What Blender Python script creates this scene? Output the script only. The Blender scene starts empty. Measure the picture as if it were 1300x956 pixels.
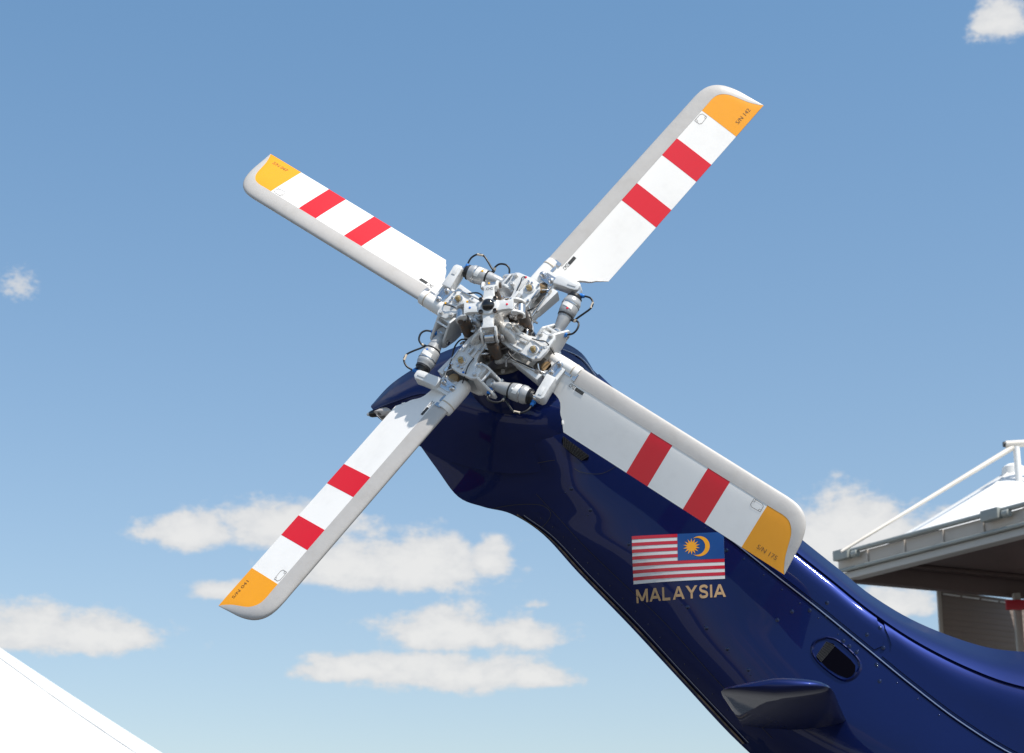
import bpy, bmesh, math, random
from mathutils import Vector, Matrix
from mathutils.bvhtree import BVHTree
random.seed(4)
scene = bpy.context.scene
COL = scene.collection
R = math.radians
# ------------------------------------------------------------------ camera
cam_data = bpy.data.cameras.new('camera')
cam = bpy.data.objects.new('camera', cam_data)
COL.objects.link(cam)
cam.location = (0, 0, 1.65)
cam.rotation_euler = (R(90 + 17), 0, 0)
cam_data.lens = 2500 / 1300 * 36
cam_data.sensor_width = 36
cam_data.clip_start = 0.05
cam_data.clip_end = 5000
cam_data.dof.use_dof = True
cam_data.dof.focus_distance = 7.0
cam_data.dof.aperture_fstop = 9
scene.camera = cam
scene.view_settings.view_transform = 'Standard'
scene.view_settings.look = 'None'
scene.view_settings.exposure = 0.6
scene.view_settings.gamma = 1.0

# ------------------------------------------------------------------ measured tables (metres; helicopter frame: x forward, y away from viewer, z up; clouds: azimuth, elevation, radii in degrees)
BODY = {'nose': [[0.2468, -0.0, 3.8453], [0.3781, -0.0, 3.7057], [0.5501, -0.0, 3.5423], [0.7186, -0.0, 3.3943], [0.8699, -0.0, 3.2586], [1.0049, -0.0, 3.1347], [1.1244, -0.0, 3.0275], [1.2422, -0.0, 2.922], [1.3984, -0.0, 2.8194], [1.5929, -0.0, 2.7364], [1.7486, -0.0, 2.707], [2.0067, -0.0, 2.6882]], 'shoulder': [[0.2079, -0.08, 3.7923], [0.3502, -0.084, 3.6504], [0.5217, -0.088, 3.4926], [0.6792, -0.092, 3.3536], [0.8301, -0.096, 3.2176], [0.9748, -0.1, 3.0866], [1.1037, -0.104, 2.9725], [1.2351, -0.112, 2.8538], [1.3891, -0.128, 2.7375], [1.5701, -0.144, 2.6346], [1.7353, -0.16, 2.57], [1.9861, -0.168, 2.5178]], 'crease': [[0.1445, -0.1, 3.7057], [0.3046, -0.105, 3.5603], [0.4754, -0.11, 3.4115], [0.6149, -0.115, 3.2873], [0.7652, -0.12, 3.1507], [0.9256, -0.125, 3.0081], [1.0698, -0.13, 2.8827], [1.2236, -0.14, 2.7424], [1.3738, -0.16, 2.6038], [1.5329, -0.18, 2.4685], [1.7135, -0.2, 2.3464], [1.9524, -0.21, 2.2397]], 'mid': [[-0.071, -0.11, 3.5996], [0.0817, -0.1118, 3.5041], [0.1909, -0.1136, 3.4101], [0.279, -0.1154, 3.3164], [0.389, -0.1172, 3.2047], [0.5026, -0.1222, 3.089], [0.6442, -0.1272, 2.9523], [0.7965, -0.1372, 2.8041], [0.9616, -0.1572, 2.623], [1.135, -0.1836, 2.4444], [1.3383, -0.2036, 2.3047], [1.631, -0.2136, 2.1808]], 'lower': [[-0.2004, -0.08, 3.5498], [-0.0517, -0.08, 3.4818], [0.0219, -0.08, 3.4185], [0.0802, -0.08, 3.3418], [0.1668, -0.08, 3.244], [0.2529, -0.084, 3.1436], [0.3937, -0.088, 2.9998], [0.5458, -0.096, 2.8465], [0.7208, -0.112, 2.6402], [0.9042, -0.136, 2.4364], [1.1223, -0.152, 2.2859], [1.4491, -0.16, 2.1515]], 'trail': [[-0.4016, -0.022, 3.5821], [-0.3182, -0.022, 3.4622], [-0.2361, -0.022, 3.3529], [-0.1376, -0.022, 3.3095], [-0.034, -0.022, 3.278], [0.0832, -0.022, 3.1962], [0.2127, -0.022, 3.0483], [0.3956, -0.022, 2.8503], [0.5654, -0.022, 2.6576], [0.7732, -0.022, 2.4254], [0.982, -0.022, 2.2478], [1.3163, -0.022, 2.0861]]}
COWL = {'top': [[-0.5851, 0.0, 3.7311], [-0.5123, 0.0, 3.808], [-0.4206, 0.0, 3.8682], [-0.3135, 0.0, 3.9242], [-0.1604, 0.0, 3.9677], [-0.0081, 0.0, 3.9766], [0.1309, 0.0, 3.9487], [0.2264, 0.0, 3.8898], [0.279, 0.0, 3.8063]], 'sh': [[-0.5821, -0.01, 3.7219], [-0.4951, -0.05, 3.7643], [-0.3957, -0.07, 3.802], [-0.2818, -0.09, 3.8384], [-0.132, -0.1, 3.8752], [0.0178, -0.1, 3.878], [0.1467, -0.09, 3.8606], [0.2375, -0.07, 3.8244], [0.2894, -0.03, 3.7722]], 'cr': [[-0.5698, -0.02, 3.7059], [-0.474, -0.08, 3.7143], [-0.353, -0.115, 3.7308], [-0.2189, -0.16, 3.6947], [-0.0719, -0.195, 3.6431], [0.0733, -0.19, 3.6302], [0.2124, -0.155, 3.6559], [0.294, -0.12, 3.6821], [0.3372, -0.08, 3.6851]], 'bo': [[-0.5688, 0.0, 3.6929], [-0.4909, -0.01, 3.627], [-0.3845, -0.04, 3.552], [-0.2296, -0.08, 3.4672], [-0.06, -0.11, 3.4152], [0.1008, -0.11, 3.413], [0.243, -0.09, 3.4698], [0.3551, -0.06, 3.525], [0.4075, -0.02, 3.5388]]}
FLAG = [[0.418, -0.13, 3.1553], [0.7482, -0.13, 3.155], [0.7443, -0.13, 2.9864], [0.4262, -0.13, 2.9848]]
CANTON = [[0.5798, -0.13, 3.1582]]
WORD = [[0.4246, -0.13, 2.9708], [0.7494, -0.13, 2.9723], [0.7516, -0.13, 2.9137], [0.446, -0.13, 2.9195]]
VENT = [[1.1168, -0.135, 2.7364], [1.1828, -0.135, 2.666], [1.1522, -0.135, 2.6236], [1.0692, -0.135, 2.6819]]
GRILLE = [[1.0888, -0.135, 2.7519], [1.1168, -0.135, 2.7364], [1.0692, -0.135, 2.6819], [1.0537, -0.135, 2.7031]]
VENTO = [[1.0898, -0.135, 2.7728], [1.1341, -0.135, 2.7546], [1.2038, -0.135, 2.6777], [1.1848, -0.135, 2.6247], [1.1354, -0.135, 2.6138], [1.0645, -0.135, 2.6696], [1.0339, -0.135, 2.7204], [1.0479, -0.135, 2.7575]]
RIV = [[1.0971, -0.135, 2.888], [0.9759, -0.135, 2.8628], [1.0369, -0.135, 2.8648], [1.0938, -0.135, 2.8418], [0.9248, -0.135, 2.8351], [1.1383, -0.135, 2.8004], [1.1815, -0.135, 2.7605], [1.227, -0.135, 2.7723], [1.271, -0.135, 2.7938], [1.2794, -0.135, 2.725], [1.254, -0.135, 2.6679], [1.1659, -0.135, 2.7349], [1.1463, -0.135, 2.7542], [1.1893, -0.135, 2.7134], [1.3217, -0.135, 2.8274], [1.2611, -0.135, 2.6102], [0.2709, -0.12, 3.2603], [0.4715, -0.12, 3.0373], [0.6137, -0.12, 2.8931], [0.6778, -0.12, 2.8164], [0.749, -0.12, 2.7403], [0.8194, -0.12, 2.665], [0.7562, -0.12, 3.0893], [0.5496, -0.12, 2.9943], [0.4096, -0.12, 3.1281], [0.2028, -0.12, 3.3416]]
GR2 = [[0.179, -0.12, 3.5305], [0.2711, -0.12, 3.4576], [0.242, -0.12, 3.4415], [0.1788, -0.12, 3.495]]
LINES = [[[-0.2852, -0.2, 3.5642], [-0.2169, -0.2, 3.5189], [-0.0849, -0.2, 3.4705], [0.0313, -0.2, 3.4409], [0.1467, -0.2, 3.4465]], [[-0.1538, -0.2, 3.2984], [-0.0265, -0.2, 3.3068], [0.0828, -0.2, 3.2958], [0.1199, -0.2, 3.2651], [0.1055, -0.2, 3.2371], [0.0768, -0.2, 3.2183]], [[0.2152, -0.2, 3.4138], [0.2465, -0.2, 3.3977], [0.3176, -0.2, 3.3911], [0.3891, -0.2, 3.428]]]
GLASS = [[-0.5668, -0.03, 3.6968], [-0.4874, -0.03, 3.7231], [-0.4623, -0.03, 3.6939], [-0.4925, -0.03, 3.6648], [-0.5292, -0.03, 3.6638]]
SEAM = [[1.3052, -0.1, 2.8959], [1.2766, -0.1, 2.8613], [1.2416, -0.1, 2.8052], [1.2255, -0.1, 2.8031], [1.2667, -0.1, 2.7772]]
CLOUDS = [[15.412, 26.577, 1.146, 0.688], [14.614, 26.184, 0.504, 0.344], [-14.882, 19.135, 0.642, 0.458], [-12.26, 9.444, 2.865, 0.55], [-13.808, 9.606, 1.375, 0.733], [-9.282, 12.403, 1.834, 0.504], [-6.763, 12.637, 2.521, 0.688], [-2.795, 11.73, 2.75, 0.825], [-4.88, 11.566, 2.75, 0.688], [-0.746, 11.788, 0.825, 0.596], [-1.383, 9.658, 2.865, 0.55], [-2.077, 9.88, 1.375, 0.596], [0.115, 9.616, 1.375, 0.458], [-4.349, 8.624, 2.177, 0.413], [-2.062, 8.531, 2.98, 0.55], [0.687, 8.379, 1.375, 0.321], [-8.293, 10.725, 1.146, 0.321], [9.159, 12.227, 1.948, 1.146], [10.653, 12.51, 1.604, 0.825], [12.319, 12.104, 1.834, 0.688], [9.757, 12.769, 1.375, 0.871], [11.519, 11.871, 2.521, 0.688], [0.694, 10.428, 0.458, 0.138], [10.977, 10.264, 1.375, 0.458]]
O = [0.0377, 7.0687, 0.0]

# ------------------------------------------------------------------ sun and sky
SUN_DIR = Vector((0.43, -0.345, 0.86)).normalized()
sun_data = bpy.data.lights.new('sun', 'SUN')
sun_data.energy = 3.6
sun_data.angle = R(0.53)
sun_data.color = (1.0, 0.935, 0.85)
sun = bpy.data.objects.new('sun', sun_data)
COL.objects.link(sun)
sun.location = SUN_DIR * 50
sun.rotation_euler = SUN_DIR.to_track_quat('Z', 'Y').to_euler()

world = bpy.data.worlds.new('World')
scene.world = world
world.use_nodes = True


class NT:
    def __init__(self, tree):
        self.t = tree

    def n(self, kind, **kw):
        nd = self.t.nodes.new(kind)
        for k, v in kw.items():
            setattr(nd, k, v)
        return nd

    def put(self, sock, v):
        if isinstance(v, bpy.types.NodeSocket):
            self.t.links.new(v, sock)
        else:
            sock.default_value = v

    def m(self, op, a, b=0.0, c=0.0, clamp=False):
        nd = self.n('ShaderNodeMath', operation=op, use_clamp=clamp)
        self.put(nd.inputs[0], a)
        self.put(nd.inputs[1], b)
        self.put(nd.inputs[2], c)
        return nd.outputs[0]

    def mix(self, fac, a, b):
        nd = self.n('ShaderNodeMix', data_type='RGBA')
        self.put(nd.inputs[0], fac)
        self.put(nd.inputs[6], a)
        self.put(nd.inputs[7], b)
        return nd.outputs[2]

    def ramp(self, v, lo, hi):
        nd = self.n('ShaderNodeMapRange', interpolation_type='SMOOTHSTEP')
        self.put(nd.inputs[0], v)
        nd.inputs[1].default_value = lo
        nd.inputs[2].default_value = hi
        return nd.outputs[0]

    def noise(self, vec, scale, detail=4.0, rough=0.5, dist=0.0):
        nd = self.n('ShaderNodeTexNoise')
        self.put(nd.inputs['Vector'], vec)
        nd.inputs['Scale'].default_value = scale
        nd.inputs['Detail'].default_value = detail
        nd.inputs['Roughness'].default_value = rough
        nd.inputs['Distortion'].default_value = dist
        return nd.outputs[0]


def build_world():
    T = NT(world.node_tree)
    bg = world.node_tree.nodes['Background']
    sky = T.n('ShaderNodeTexSky', sky_type='NISHITA')
    sky.sun_disc = False
    sky.sun_elevation = math.asin(SUN_DIR.z)
    sky.sun_rotation = math.atan2(SUN_DIR.x, SUN_DIR.y)
    sky.altitude = 100
    sky.air_density = SKY_AIR
    sky.dust_density = SKY_DUST
    sky.ozone_density = SKY_OZONE
    tc = T.n('ShaderNodeTexCoord')
    nv = T.n('ShaderNodeVectorMath', operation='NORMALIZE')
    T.put(nv.inputs[0], tc.outputs['Generated'])
    sp = T.n('ShaderNodeSeparateXYZ')
    T.put(sp.inputs[0], nv.outputs[0])
    x, y, z = sp.outputs
    az = T.m('MULTIPLY', T.m('ARCTAN2', x, y), 57.2958)
    el = T.m('MULTIPLY', T.m('ARCSINE', z), 57.2958)
    cv = T.n('ShaderNodeCombineXYZ')
    T.put(cv.inputs[0], az)
    T.put(cv.inputs[1], T.m('MULTIPLY', el, 1.6))
    # cumulus banks: an ellipse with a flattened base for each, edges broken by noise
    dens = thin = None
    n3 = T.noise(cv.outputs[0], 4.5, 5.0, 0.6)
    for ca, ce, ra, re in CLOUDS:
        dx = T.m('DIVIDE', T.m('SUBTRACT', az, ca), ra * 1.12)
        ey = T.m('SUBTRACT', el, ce - re * 0.35)
        up = T.m('DIVIDE', T.m('MAXIMUM', ey, 0.0), re * 1.6)
        dn = T.m('DIVIDE', T.m('MAXIMUM', T.m('MULTIPLY', ey, -1.0), 0.0), re * 0.95)
        dy = T.m('ADD', up, dn)
        d2 = T.m('ADD', T.m('MULTIPLY', dx, dx), T.m('MULTIPLY', dy, dy))
        v = T.m('SUBTRACT', 1.0, T.m('SQRT', d2))
        if ca > 12 and ce > 25:
            v = T.m('SUBTRACT', v, 0.12)
        if ra < 0.7:      # thin scraps of cloud
            v = T.m('ADD', v, T.m('MULTIPLY', T.m('SUBTRACT', n3, 0.5), 1.6))
            thin = v if thin is None else T.m('MAXIMUM', thin, v)
            continue
        dens = v if dens is None else T.m('SMOOTH_MAX', dens, v, 0.12)
    n1 = T.noise(cv.outputs[0], 0.55, 7.0, 0.60)
    n2 = T.noise(cv.outputs[0], 1.6, 6.0, 0.62)
    edge = T.m('ADD', T.m('MULTIPLY', T.m('SUBTRACT', n1, 0.5), 1.5), T.m('MULTIPLY', T.m('SUBTRACT', n2, 0.5), 0.75))
    dsum = T.m('ADD', dens, edge)
    near = T.m('MAXIMUM', T.ramp(dsum, -0.03, 0.42), T.m('MULTIPLY', T.ramp(thin, 0.05, 1.0), 0.85))
    # unseen clouds over the rest of the sky, thickened to raise the ambient light
    pz = T.m('MAXIMUM', z, 0.06)
    cp = T.n('ShaderNodeCombineXYZ')
    T.put(cp.inputs[0], T.m('DIVIDE', x, pz))
    T.put(cp.inputs[1], T.m('DIVIDE', y, pz))
    gen = T.ramp(T.noise(cp.outputs[0], 1.1, 7.0, 0.58), 0.50, 0.64)
    side = T.ramp(T.m('ABSOLUTE', az), 19.0, 30.0)
    top = T.ramp(el, 31.0, 40.0)
    gen = T.m('MULTIPLY', gen, T.m('MAXIMUM', side, top))
    gen = T.m('MULTIPLY', gen, T.ramp(el, 0.0, 4.0))
    fac = T.m('MULTIPLY', T.m('MAXIMUM', near, gen), 0.93, clamp=True)
    shade = T.ramp(T.m('ADD', dsum, T.m('MULTIPLY', T.m('SUBTRACT', n2, 0.5), 0.6)), 0.05, 0.95)
    ccol = T.mix(shade, (4.5, 4.55, 4.62, 1), (5.35, 5.3, 5.2, 1))
    hs = T.n('ShaderNodeHueSaturation')
    hs.inputs['Saturation'].default_value = SKY_SAT
    hs.inputs['Value'].default_value = SKY_VAL
    T.put(hs.inputs['Color'], sky.outputs[0])
    gm = T.n('ShaderNodeVectorMath', operation='MULTIPLY')
    T.put(gm.inputs[0], hs.outputs[0])
    tint = T.n('ShaderNodeMix', data_type='RGBA')
    lin = T.n('ShaderNodeMapRange')
    T.put(lin.inputs[0], el)
    lin.inputs[1].default_value = 5.0
    lin.inputs[2].default_value = 30.0
    T.put(tint.inputs[0], lin.outputs[0])
    tint.inputs[6].default_value = (1.02, 0.94, 0.87, 1)
    tint.inputs[7].default_value = (0.87, 1.10, 1.12, 1)
    T.put(gm.inputs[1], tint.outputs[2])
    T.put(bg.inputs[0], T.mix(fac, gm.outputs[0], ccol))
    bg.inputs[1].default_value = 0.104


SKY_AIR, SKY_DUST, SKY_OZONE, SKY_SAT, SKY_VAL, SKY_TINT = 1.0, 1.0, 1.5, 1.0, 1.0, (1.02, 1.07, 1.07)
build_world()


# ------------------------------------------------------------------ materials
def mat(name, color, rough=0.5, metal=0.0, coat=0.0, coat_rough=0.05, spots=None, bump=0.0, bscale=60.0, rvar=0.0, spec=0.5, flake=False):
    m = bpy.data.materials.new(name)
    m.use_nodes = True
    T = NT(m.node_tree)
    b = m.node_tree.nodes['Principled BSDF']
    b.inputs['Base Color'].default_value = (*color, 1)
    b.inputs['Roughness'].default_value = rough
    b.inputs['Metallic'].default_value = metal
    b.inputs['Coat Weight'].default_value = coat
    b.inputs['Coat Roughness'].default_value = coat_rough
    b.inputs['Specular IOR Level'].default_value = spec
    tc = T.n('ShaderNodeTexCoord')
    if spots:
        dark, scale, lo, hi, amt = spots
        n = T.noise(tc.outputs['Object'], scale, 6.0, 0.65)
        f = T.m('MULTIPLY', T.ramp(n, lo, hi), amt)
        T.put(b.inputs['Base Color'], T.mix(f, (*color, 1), (*dark, 1)))
    if rvar:
        n = T.noise(tc.outputs['Object'], 9.0, 5.0, 0.6)
        T.put(b.inputs['Roughness'], T.m('ADD', rough - rvar / 2, T.m('MULTIPLY', n, rvar)))
    if bump:
        n = T.noise(tc.outputs['Object'], bscale, 3.0, 0.5)
        bp = T.n('ShaderNodeBump')
        bp.inputs['Strength'].default_value = bump
        bp.inputs['Distance'].default_value = 0.01
        T.put(bp.inputs['Height'], n)
        T.put(b.inputs['Normal'], bp.outputs[0])
        if coat:
            T.put(b.inputs['Coat Normal'], bp.outputs[0])
    return m


M = {}
M['white'] = mat('white_blade_paint', (0.88, 0.86, 0.83), 0.38, coat=0.25, coat_rough=0.15, spots=((0.66, 0.64, 0.61), 5.0, 0.5, 0.8, 0.35), rvar=0.15)
M['red'] = mat('signal_red_paint', (0.70, 0.007, 0.018), 0.36, coat=0.3, coat_rough=0.12, spots=((0.5, 0.02, 0.03), 7, 0.5, 0.8, 0.25), spec=0.4)
M['yellow'] = mat('amber_yellow_paint', (0.90, 0.36, 0.006), 0.36, coat=0.3, coat_rough=0.12, spots=((0.72, 0.27, 0.01), 6, 0.45, 0.8, 0.4), spec=0.4)
M['tipprint'] = mat('faded_brown_print', (0.20, 0.085, 0.02), 0.5)
M['strip'] = mat('grey_abrasion_strip', (0.50, 0.48, 0.46), 0.40, spots=((0.42, 0.39, 0.36), 11, 0.42, 0.78, 0.6), bump=0.05, bscale=40, rvar=0.2)
M['grip'] = mat('light_grey_hub_paint', (0.72, 0.72, 0.71), 0.32, metal=0.12, coat=0.2, spots=((0.34, 0.32, 0.30), 26, 0.56, 0.8, 0.5), bump=0.10, bscale=70, rvar=0.2)
M['cast'] = mat('pale_cast_metal', (0.68, 0.67, 0.65), 0.28, metal=0.4, spots=((0.22, 0.19, 0.17), 30, 0.52, 0.74, 0.6), bump=0.16, bscale=55, rvar=0.25)
M['damper'] = mat('blue_grey_damper_paint', (0.42, 0.43, 0.44), 0.34, metal=0.15, coat=0.2, spots=((0.14, 0.14, 0.15), 20, 0.52, 0.75, 0.6), bump=0.05)
M['steel'] = mat('bare_steel', (0.62, 0.62, 0.63), 0.22, metal=0.95, spots=((0.30, 0.28, 0.26), 40, 0.45, 0.75, 0.6))
M['dsteel'] = mat('oily_dark_steel', (0.11, 0.095, 0.085), 0.38, metal=0.7, spots=((0.20, 0.11, 0.06), 45, 0.48, 0.7, 0.8), bump=0.25, bscale=120)
M['hubgrey'] = mat('dark_grey_mast_metal', (0.19, 0.185, 0.18), 0.36, metal=0.55, spots=((0.09, 0.08, 0.075), 16, 0.42, 0.72, 0.7), bump=0.12)  # dark grey metal with random darker mottling
M['brass'] = mat('brass_bolt', (0.56, 0.42, 0.22), 0.35, metal=0.8, spots=((0.32, 0.24, 0.12), 60, 0.45, 0.7, 0.6))
M['bronze'] = mat('bronze_bushing', (0.40, 0.26, 0.13), 0.45, metal=0.5, spots=((0.2, 0.12, 0.06), 50, 0.45, 0.7, 0.6))
M['rubber'] = mat('black_rubber', (0.012, 0.012, 0.014), 0.38)
M['cap'] = mat('black_gloss_cap', (0.008, 0.007, 0.007), 0.12, coat=0.5)
M['blue'] = mat('blue_connector_plastic', (0.012, 0.17, 0.55), 0.45)
M['sleeve'] = mat('beige_heatshrink', (0.58, 0.50, 0.40), 0.5)
M['mblue'] = mat('blue_witness_mark', (0.01, 0.16, 0.60), 0.5)
M['mred'] = mat('red_witness_mark', (0.80, 0.02, 0.06), 0.5)
M['myellow'] = mat('yellow_witness_mark', (0.90, 0.45, 0.01), 0.5)
M['mwhite'] = mat('white_witness_mark', (0.8, 0.8, 0.78), 0.5)
M['print'] = mat('black_print', (0.03, 0.03, 0.03), 0.5)
M['pline'] = mat('grey_print_line', (0.22, 0.2, 0.19), 0.5)
M['navy'] = mat('metallic_navy_paint', (0.0019, 0.0096, 0.080), 0.46, metal=0.74, coat=0.7, coat_rough=0.025, spots=((0.0014, 0.0072, 0.060), 3.0, 0.4, 0.7, 0.4), spec=0.2, bump=0.018, bscale=5.0)
M['gap'] = mat('dark_panel_gap', (0.003, 0.003, 0.006), 0.9, spec=0.0)
M['lip'] = mat('pale_panel_edge', (0.30, 0.33, 0.42), 0.25, metal=0.6, coat=0.5)  # pale metallic lines along panel edges
M['screw'] = mat('painted_screw_head', (0.006, 0.014, 0.06), 0.25, metal=0.7, coat=0.6)
M['fred'] = mat('flag_red_vinyl', (0.52, 0.008, 0.028), 0.32, coat=0.4, coat_rough=0.03)
M['fwhite'] = mat('flag_white_vinyl', (0.66, 0.67, 0.68), 0.32, coat=0.4, coat_rough=0.03)
M['fblue'] = mat('flag_blue_vinyl', (0.005, 0.06, 0.24), 0.32, coat=0.5, coat_rough=0.03)
M['fgold'] = mat('flag_gold_vinyl', (0.80, 0.35, 0.015), 0.35, coat=0.4, coat_rough=0.03)
M['letter'] = mat('tan_gold_lettering', (0.50, 0.32, 0.16), 0.40, coat=0.3)
M['lens'] = mat('pale_lamp_glass', (0.55, 0.50, 0.46), 0.12, coat=0.8, spots=((0.05, 0.05, 0.05), 22, 0.5, 0.58, 0.9))
M['red_reflection'] = mat('dark_red_reflection', (0.085, 0.003, 0.014), 0.6, spec=0.2)  # unused colour for a red reflection painted along the lower crease
M['tent'] = mat('white_tent_membrane', (0.80, 0.80, 0.79), 0.6, spots=((0.70, 0.70, 0.69), 0.6, 0.4, 0.8, 0.5), bump=0.1, bscale=3)
M['pipe'] = mat('cream_painted_pipe', (0.66, 0.62, 0.56), 0.45, spots=((0.45, 0.4, 0.34), 2.0, 0.5, 0.8, 0.5))
M['gutter'] = mat('grey_green_gutter', (0.28, 0.30, 0.285), 0.42, spots=((0.18, 0.20, 0.20), 1.5, 0.45, 0.75, 0.5))
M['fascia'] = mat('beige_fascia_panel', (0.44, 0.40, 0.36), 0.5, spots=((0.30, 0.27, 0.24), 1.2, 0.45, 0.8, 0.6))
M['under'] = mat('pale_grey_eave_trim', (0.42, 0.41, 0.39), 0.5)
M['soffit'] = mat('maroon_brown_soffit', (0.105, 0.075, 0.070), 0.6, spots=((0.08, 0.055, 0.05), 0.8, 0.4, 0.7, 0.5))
M['seamline'] = mat('soffit_joint', (0.07, 0.045, 0.04), 0.6)
M['louvre'] = mat('taupe_ribbed_board', (0.22, 0.18, 0.158), 0.6, spots=((0.18, 0.145, 0.128), 0.9, 0.4, 0.7, 0.5))
M['bred'] = mat('red_pavilion_panel', (0.42, 0.012, 0.03), 0.45)


M['navy'].node_tree.nodes['Principled BSDF'].inputs['Coat IOR'].default_value = 1.42
M['meshw'] = mat('grey_wire_mesh', (0.07, 0.07, 0.072), 0.5)
M['linedim'] = mat('fine_panel_and_reflection_line', (0.020, 0.022, 0.035), 0.35, metal=0.3, coat=0.3)  # panel lines, and the reflection edge painted below the hub


def ground_material(name, ca, cb, cc):
    m = bpy.data.materials.new(name)
    m.use_nodes = True
    T = NT(m.node_tree)
    b = m.node_tree.nodes['Principled BSDF']
    tc = T.n('ShaderNodeTexCoord')
    n = T.noise(tc.outputs['Object'], 0.35, 8, 0.6)
    n2 = T.noise(tc.outputs['Object'], 25.0, 5, 0.7)
    c = T.mix(T.ramp(n, 0.35, 0.7), (*ca, 1), (*cb, 1))
    T.put(b.inputs['Base Color'], T.mix(T.m('MULTIPLY', n2, 0.3), c, (*cc, 1)))
    b.inputs['Roughness'].default_value = 0.85
    bp = T.n('ShaderNodeBump')
    bp.inputs['Strength'].default_value = 0.3
    T.put(bp.inputs['Height'], n2)
    T.put(b.inputs['Normal'], bp.outputs[0])
    return m


# ------------------------------------------------------------------ mesh helpers
class MB:
    """collects simple solids in one bmesh"""

    def __init__(self):
        self.b = bmesh.new()

    def poly(self, vs):
        return self.b.faces.new([self.b.verts.new(v) for v in vs])

    def grid(self, rows, close=False, caps=False):
        V = [[self.b.verts.new(p) for p in r] for r in rows]
        n = len(V[0])
        for a, c in zip(V[:-1], V[1:]):
            for j in range(n if close else n - 1):
                k = (j + 1) % n
                self.b.faces.new((a[j], a[k], c[k], c[j]))
        if caps and close:
            self.b.faces.new(V[0][::-1])
            self.b.faces.new(V[-1])
        return V

    def frame(self, d):
        d = Vector(d).normalized()
        u = d.orthogonal().normalized()
        return d, u, d.cross(u)

    def lathe(self, p, d, prof, seg=20, squash=None):
        """prof: list of (distance along d, radius)"""
        p = Vector(p)
        d, u, v = self.frame(d)
        rows = []
        for a, r in prof:
            rows.append([p + d * a + (u * math.cos(t) + v * math.sin(t)) * max(r, 1e-5) for t in [2 * math.pi * i / seg for i in range(seg)]])
        self.grid(rows, close=True, caps=True)
        return self

    def cyl(self, p0, p1, r0, r1=None, seg=16, ch=0.0):
        p0, p1 = Vector(p0), Vector(p1)
        L = (p1 - p0).length
        r1 = r0 if r1 is None else r1
        c = min(ch, L * .3)
        prof = [(0, r0), (L, r1)] if c == 0 else [(0, r0 - c), (c, r0), (L - c, r1), (L, r1 - c)]
        return self.lathe(p0, p1 - p0, prof, seg)

    def hexnut(self, p, d, r, h):
        return self.lathe(p, d, [(0, r), (h * .8, r), (h, r * .8)], 6)

    def tube(self, pts, r, seg=10):
        pts = smooth(pts, 6)
        rows = []
        prev = None
        for i, p in enumerate(pts):
            t = (pts[min(i + 1, len(pts) - 1)] - pts[max(i - 1, 0)]).normalized()
            if prev is None:
                u = t.orthogonal().normalized()
            else:
                u = (prev - t * prev.dot(t)).normalized()
            prev = u
            v = t.cross(u)
            rr = r if not callable(r) else r(i / (len(pts) - 1))
            rows.append([p + (u * math.cos(a) + v * math.sin(a)) * rr for a in [2 * math.pi * k / seg for k in range(seg)]])
        self.grid(rows, close=True, caps=True)
        return self

    def prism(self, pts, h0, h1, bev=0.002, axes=None):
        """polygon pts (x,y) extruded in z from h0 to h1 (or along given axes)"""
        nb = bmesh.new()
        lo = [nb.verts.new((x, y, h0)) for x, y in pts]
        hi = [nb.verts.new((x, y, h1)) for x, y in pts]
        nb.faces.new(lo[::-1])
        nb.faces.new(hi)
        n = len(pts)
        for i in range(n):
            nb.faces.new((lo[i], lo[(i + 1) % n], hi[(i + 1) % n], hi[i]))
        bmesh.ops.recalc_face_normals(nb, faces=nb.faces)
        if bev:
            bmesh.ops.bevel(nb, geom=nb.edges[:] + nb.verts[:], offset=bev, segments=2, affect='EDGES', profile=0.6, clamp_overlap=True)
        if axes:
            for v in nb.verts:
                v.co = axes @ v.co
        self.merge(nb)
        return self

    def bar(self, p0, p1, w, t, up=(0, 0, 1), bev=0.002, w1=None, t1=None):
        p0, p1 = Vector(p0), Vector(p1)
        d = (p1 - p0).normalized()
        s = d.cross(Vector(up)).normalized()
        n = s.cross(d)
        w1 = w if w1 is None else w1
        t1 = t if t1 is None else t1
        nb = bmesh.new()
        V = []
        for p, ww, tt in ((p0, w, t), (p1, w1, t1)):
            V.append([nb.verts.new(p + s * a * ww / 2 + n * b * tt / 2) for a, b in ((-1, -1), (1, -1), (1, 1), (-1, 1))])
        nb.faces.new(V[0][::-1])
        nb.faces.new(V[1])
        for i in range(4):
            nb.faces.new((V[0][i], V[0][(i + 1) % 4], V[1][(i + 1) % 4], V[1][i]))
        bmesh.ops.recalc_face_normals(nb, faces=nb.faces)
        if bev:
            bmesh.ops.bevel(nb, geom=nb.edges[:] + nb.verts[:], offset=bev, segments=2, affect='EDGES', profile=0.6, clamp_overlap=True)
        self.merge(nb)
        return self

    def merge(self, nb):
        me = bpy.data.meshes.new('t')
        nb.to_mesh(me)
        nb.free()
        self.b.from_mesh(me)
        bpy.data.meshes.remove(me)

    def mesh(self, name, material, ang=35, recalc=True):
        if recalc:
            bmesh.ops.recalc_face_normals(self.b, faces=self.b.faces)
        me = bpy.data.meshes.new(name)
        self.b.to_mesh(me)
        self.b.free()
        me.materials.append(material)
        if ang:
            for p in me.polygons:
                p.use_smooth = True
            me.set_sharp_from_angle(angle=R(ang))
        return me


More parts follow.
